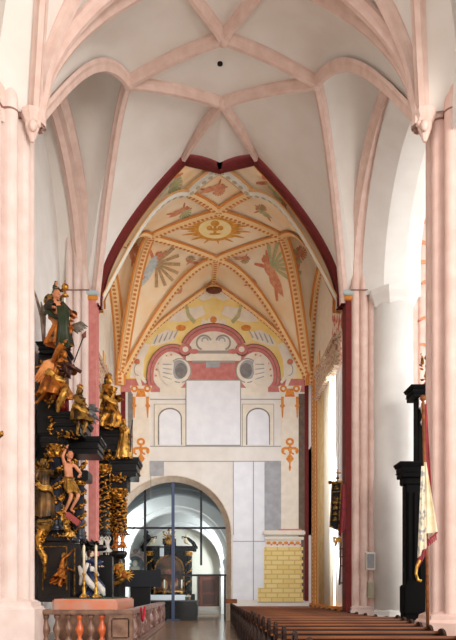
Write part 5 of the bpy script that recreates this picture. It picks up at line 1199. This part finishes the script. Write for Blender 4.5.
b.tube([P(421, 545, 16.99), P(427, 545, 16.9), P(437, 532, 16.99)], .03, 5); b.tube([P(417, 563, 16.83), P(427, 545, 16.9)], .03, 5); b.build('toothed_border', redr, fg, 'dark red teeth along the hem')
b = MB(); b.tube([P(420, 560, 16.8), P(417, 566, 16.8), P(416, 574, 16.8), P(418, 580, 16.8), P(421.5, 581, 16.8)], .035, 6); b.build('cord', goldl, fg, 'golden cord')
sheet(lambda v: (424, 427+v*5, 404+100*v, 404+100*v), 8, 14, .04, 17.3, redr, 'red_cloth', fg, 'crimson upper cloth')
bn = empty('processional_banner', (0, 0, 0), label='narrow black banner with gold marks tilted on a pole by the red pilaster', cat='banner')
Yb = 27.92
m = MB(); m.tube([P(339.5, 585, Yb+.1), P(341, 540, Yb+.1), P(337.5, 480, Yb+.1)], .035, 8)
for y in (549, 557, 566, 583): m.tube([P(339.6, y, Yb+.1), P(346, y-.5, 28.27)], .025, 5)
m.build('pole', woodd, bn)
m = MB(); q = P(337.5, 478, Yb); m.tube([q, q+Vector((0, 0, .35))], .03, 6); m.tube([q+Vector((-.13, 0, .2)), q+Vector((.13, 0, .2))], .03, 6); m.ball(q, .07); m.tube([P(330, 482.5, Yb), P(343.5, 481.5, Yb)], .045, 6); m.ball(P(330, 482.5, Yb), .08); m.build('finial', gold, bn, 'gilded cross finial and crossbar')
sheet(lambda v: (331.5-v*2, 342-v*3, 483+44*v, 482+49*v), 6, 12, .02, Yb, mat('black_velvet', (20, 24, 30), .9), 'cloth', bn)
m = MB()
for (x0, y0, x1, y1) in ((332, 484, 330.2, 526), (341.2, 483, 338.4, 529), (332, 484, 341.2, 483), (332, 492, 341, 491.3), (330.2, 526, 338.4, 530)): m.tube([P(x0, y0, Yb-.05), P(x1, y1, Yb-.05)], .025, 5)
for (x, y, r_) in ((336.3, 487.5, .08), (336, 498, .1), (335.6, 502, .13), (335.2, 508, .1), (335, 513, .07), (334.5, 519, .09)): m.lathe([(0, -.01), (r_, -.01), (r_, .01), (0, .01)], 8, c=P(x, y, Yb-.04), M=Matrix.Rotation(PI/2, 4, 'X')); m.tube([P(x-2.4, y+1.5, Yb-.05), P(x+2.2, y+1.2, Yb-.05)], .02, 5)
m.build('gold_embroidery', goldd, bn)
sheet(lambda v: (341.5-v*2.5, 344.5+v*2*(1-v)*2, 484+52*v, 484+46*v), 5, 12, .04, Yb+.06, redr, 'red_streamer', bn, 'crimson cloth behind the black banner')
m = MB(); 
for s in (-1, 1): m.tube([P(337.5, 539, Yb-.05), P(337.5+s*3.5, 537.5, Yb-.05), P(337.5+s*3, 542, Yb-.05), P(337.5, 539.5, Yb-.05)], .06, 7)
m.tube([P(337.5, 539, Yb-.05), P(335, 546, Yb-.05)], .05, 6); m.build('bow', goldl, bn, 'golden bow')
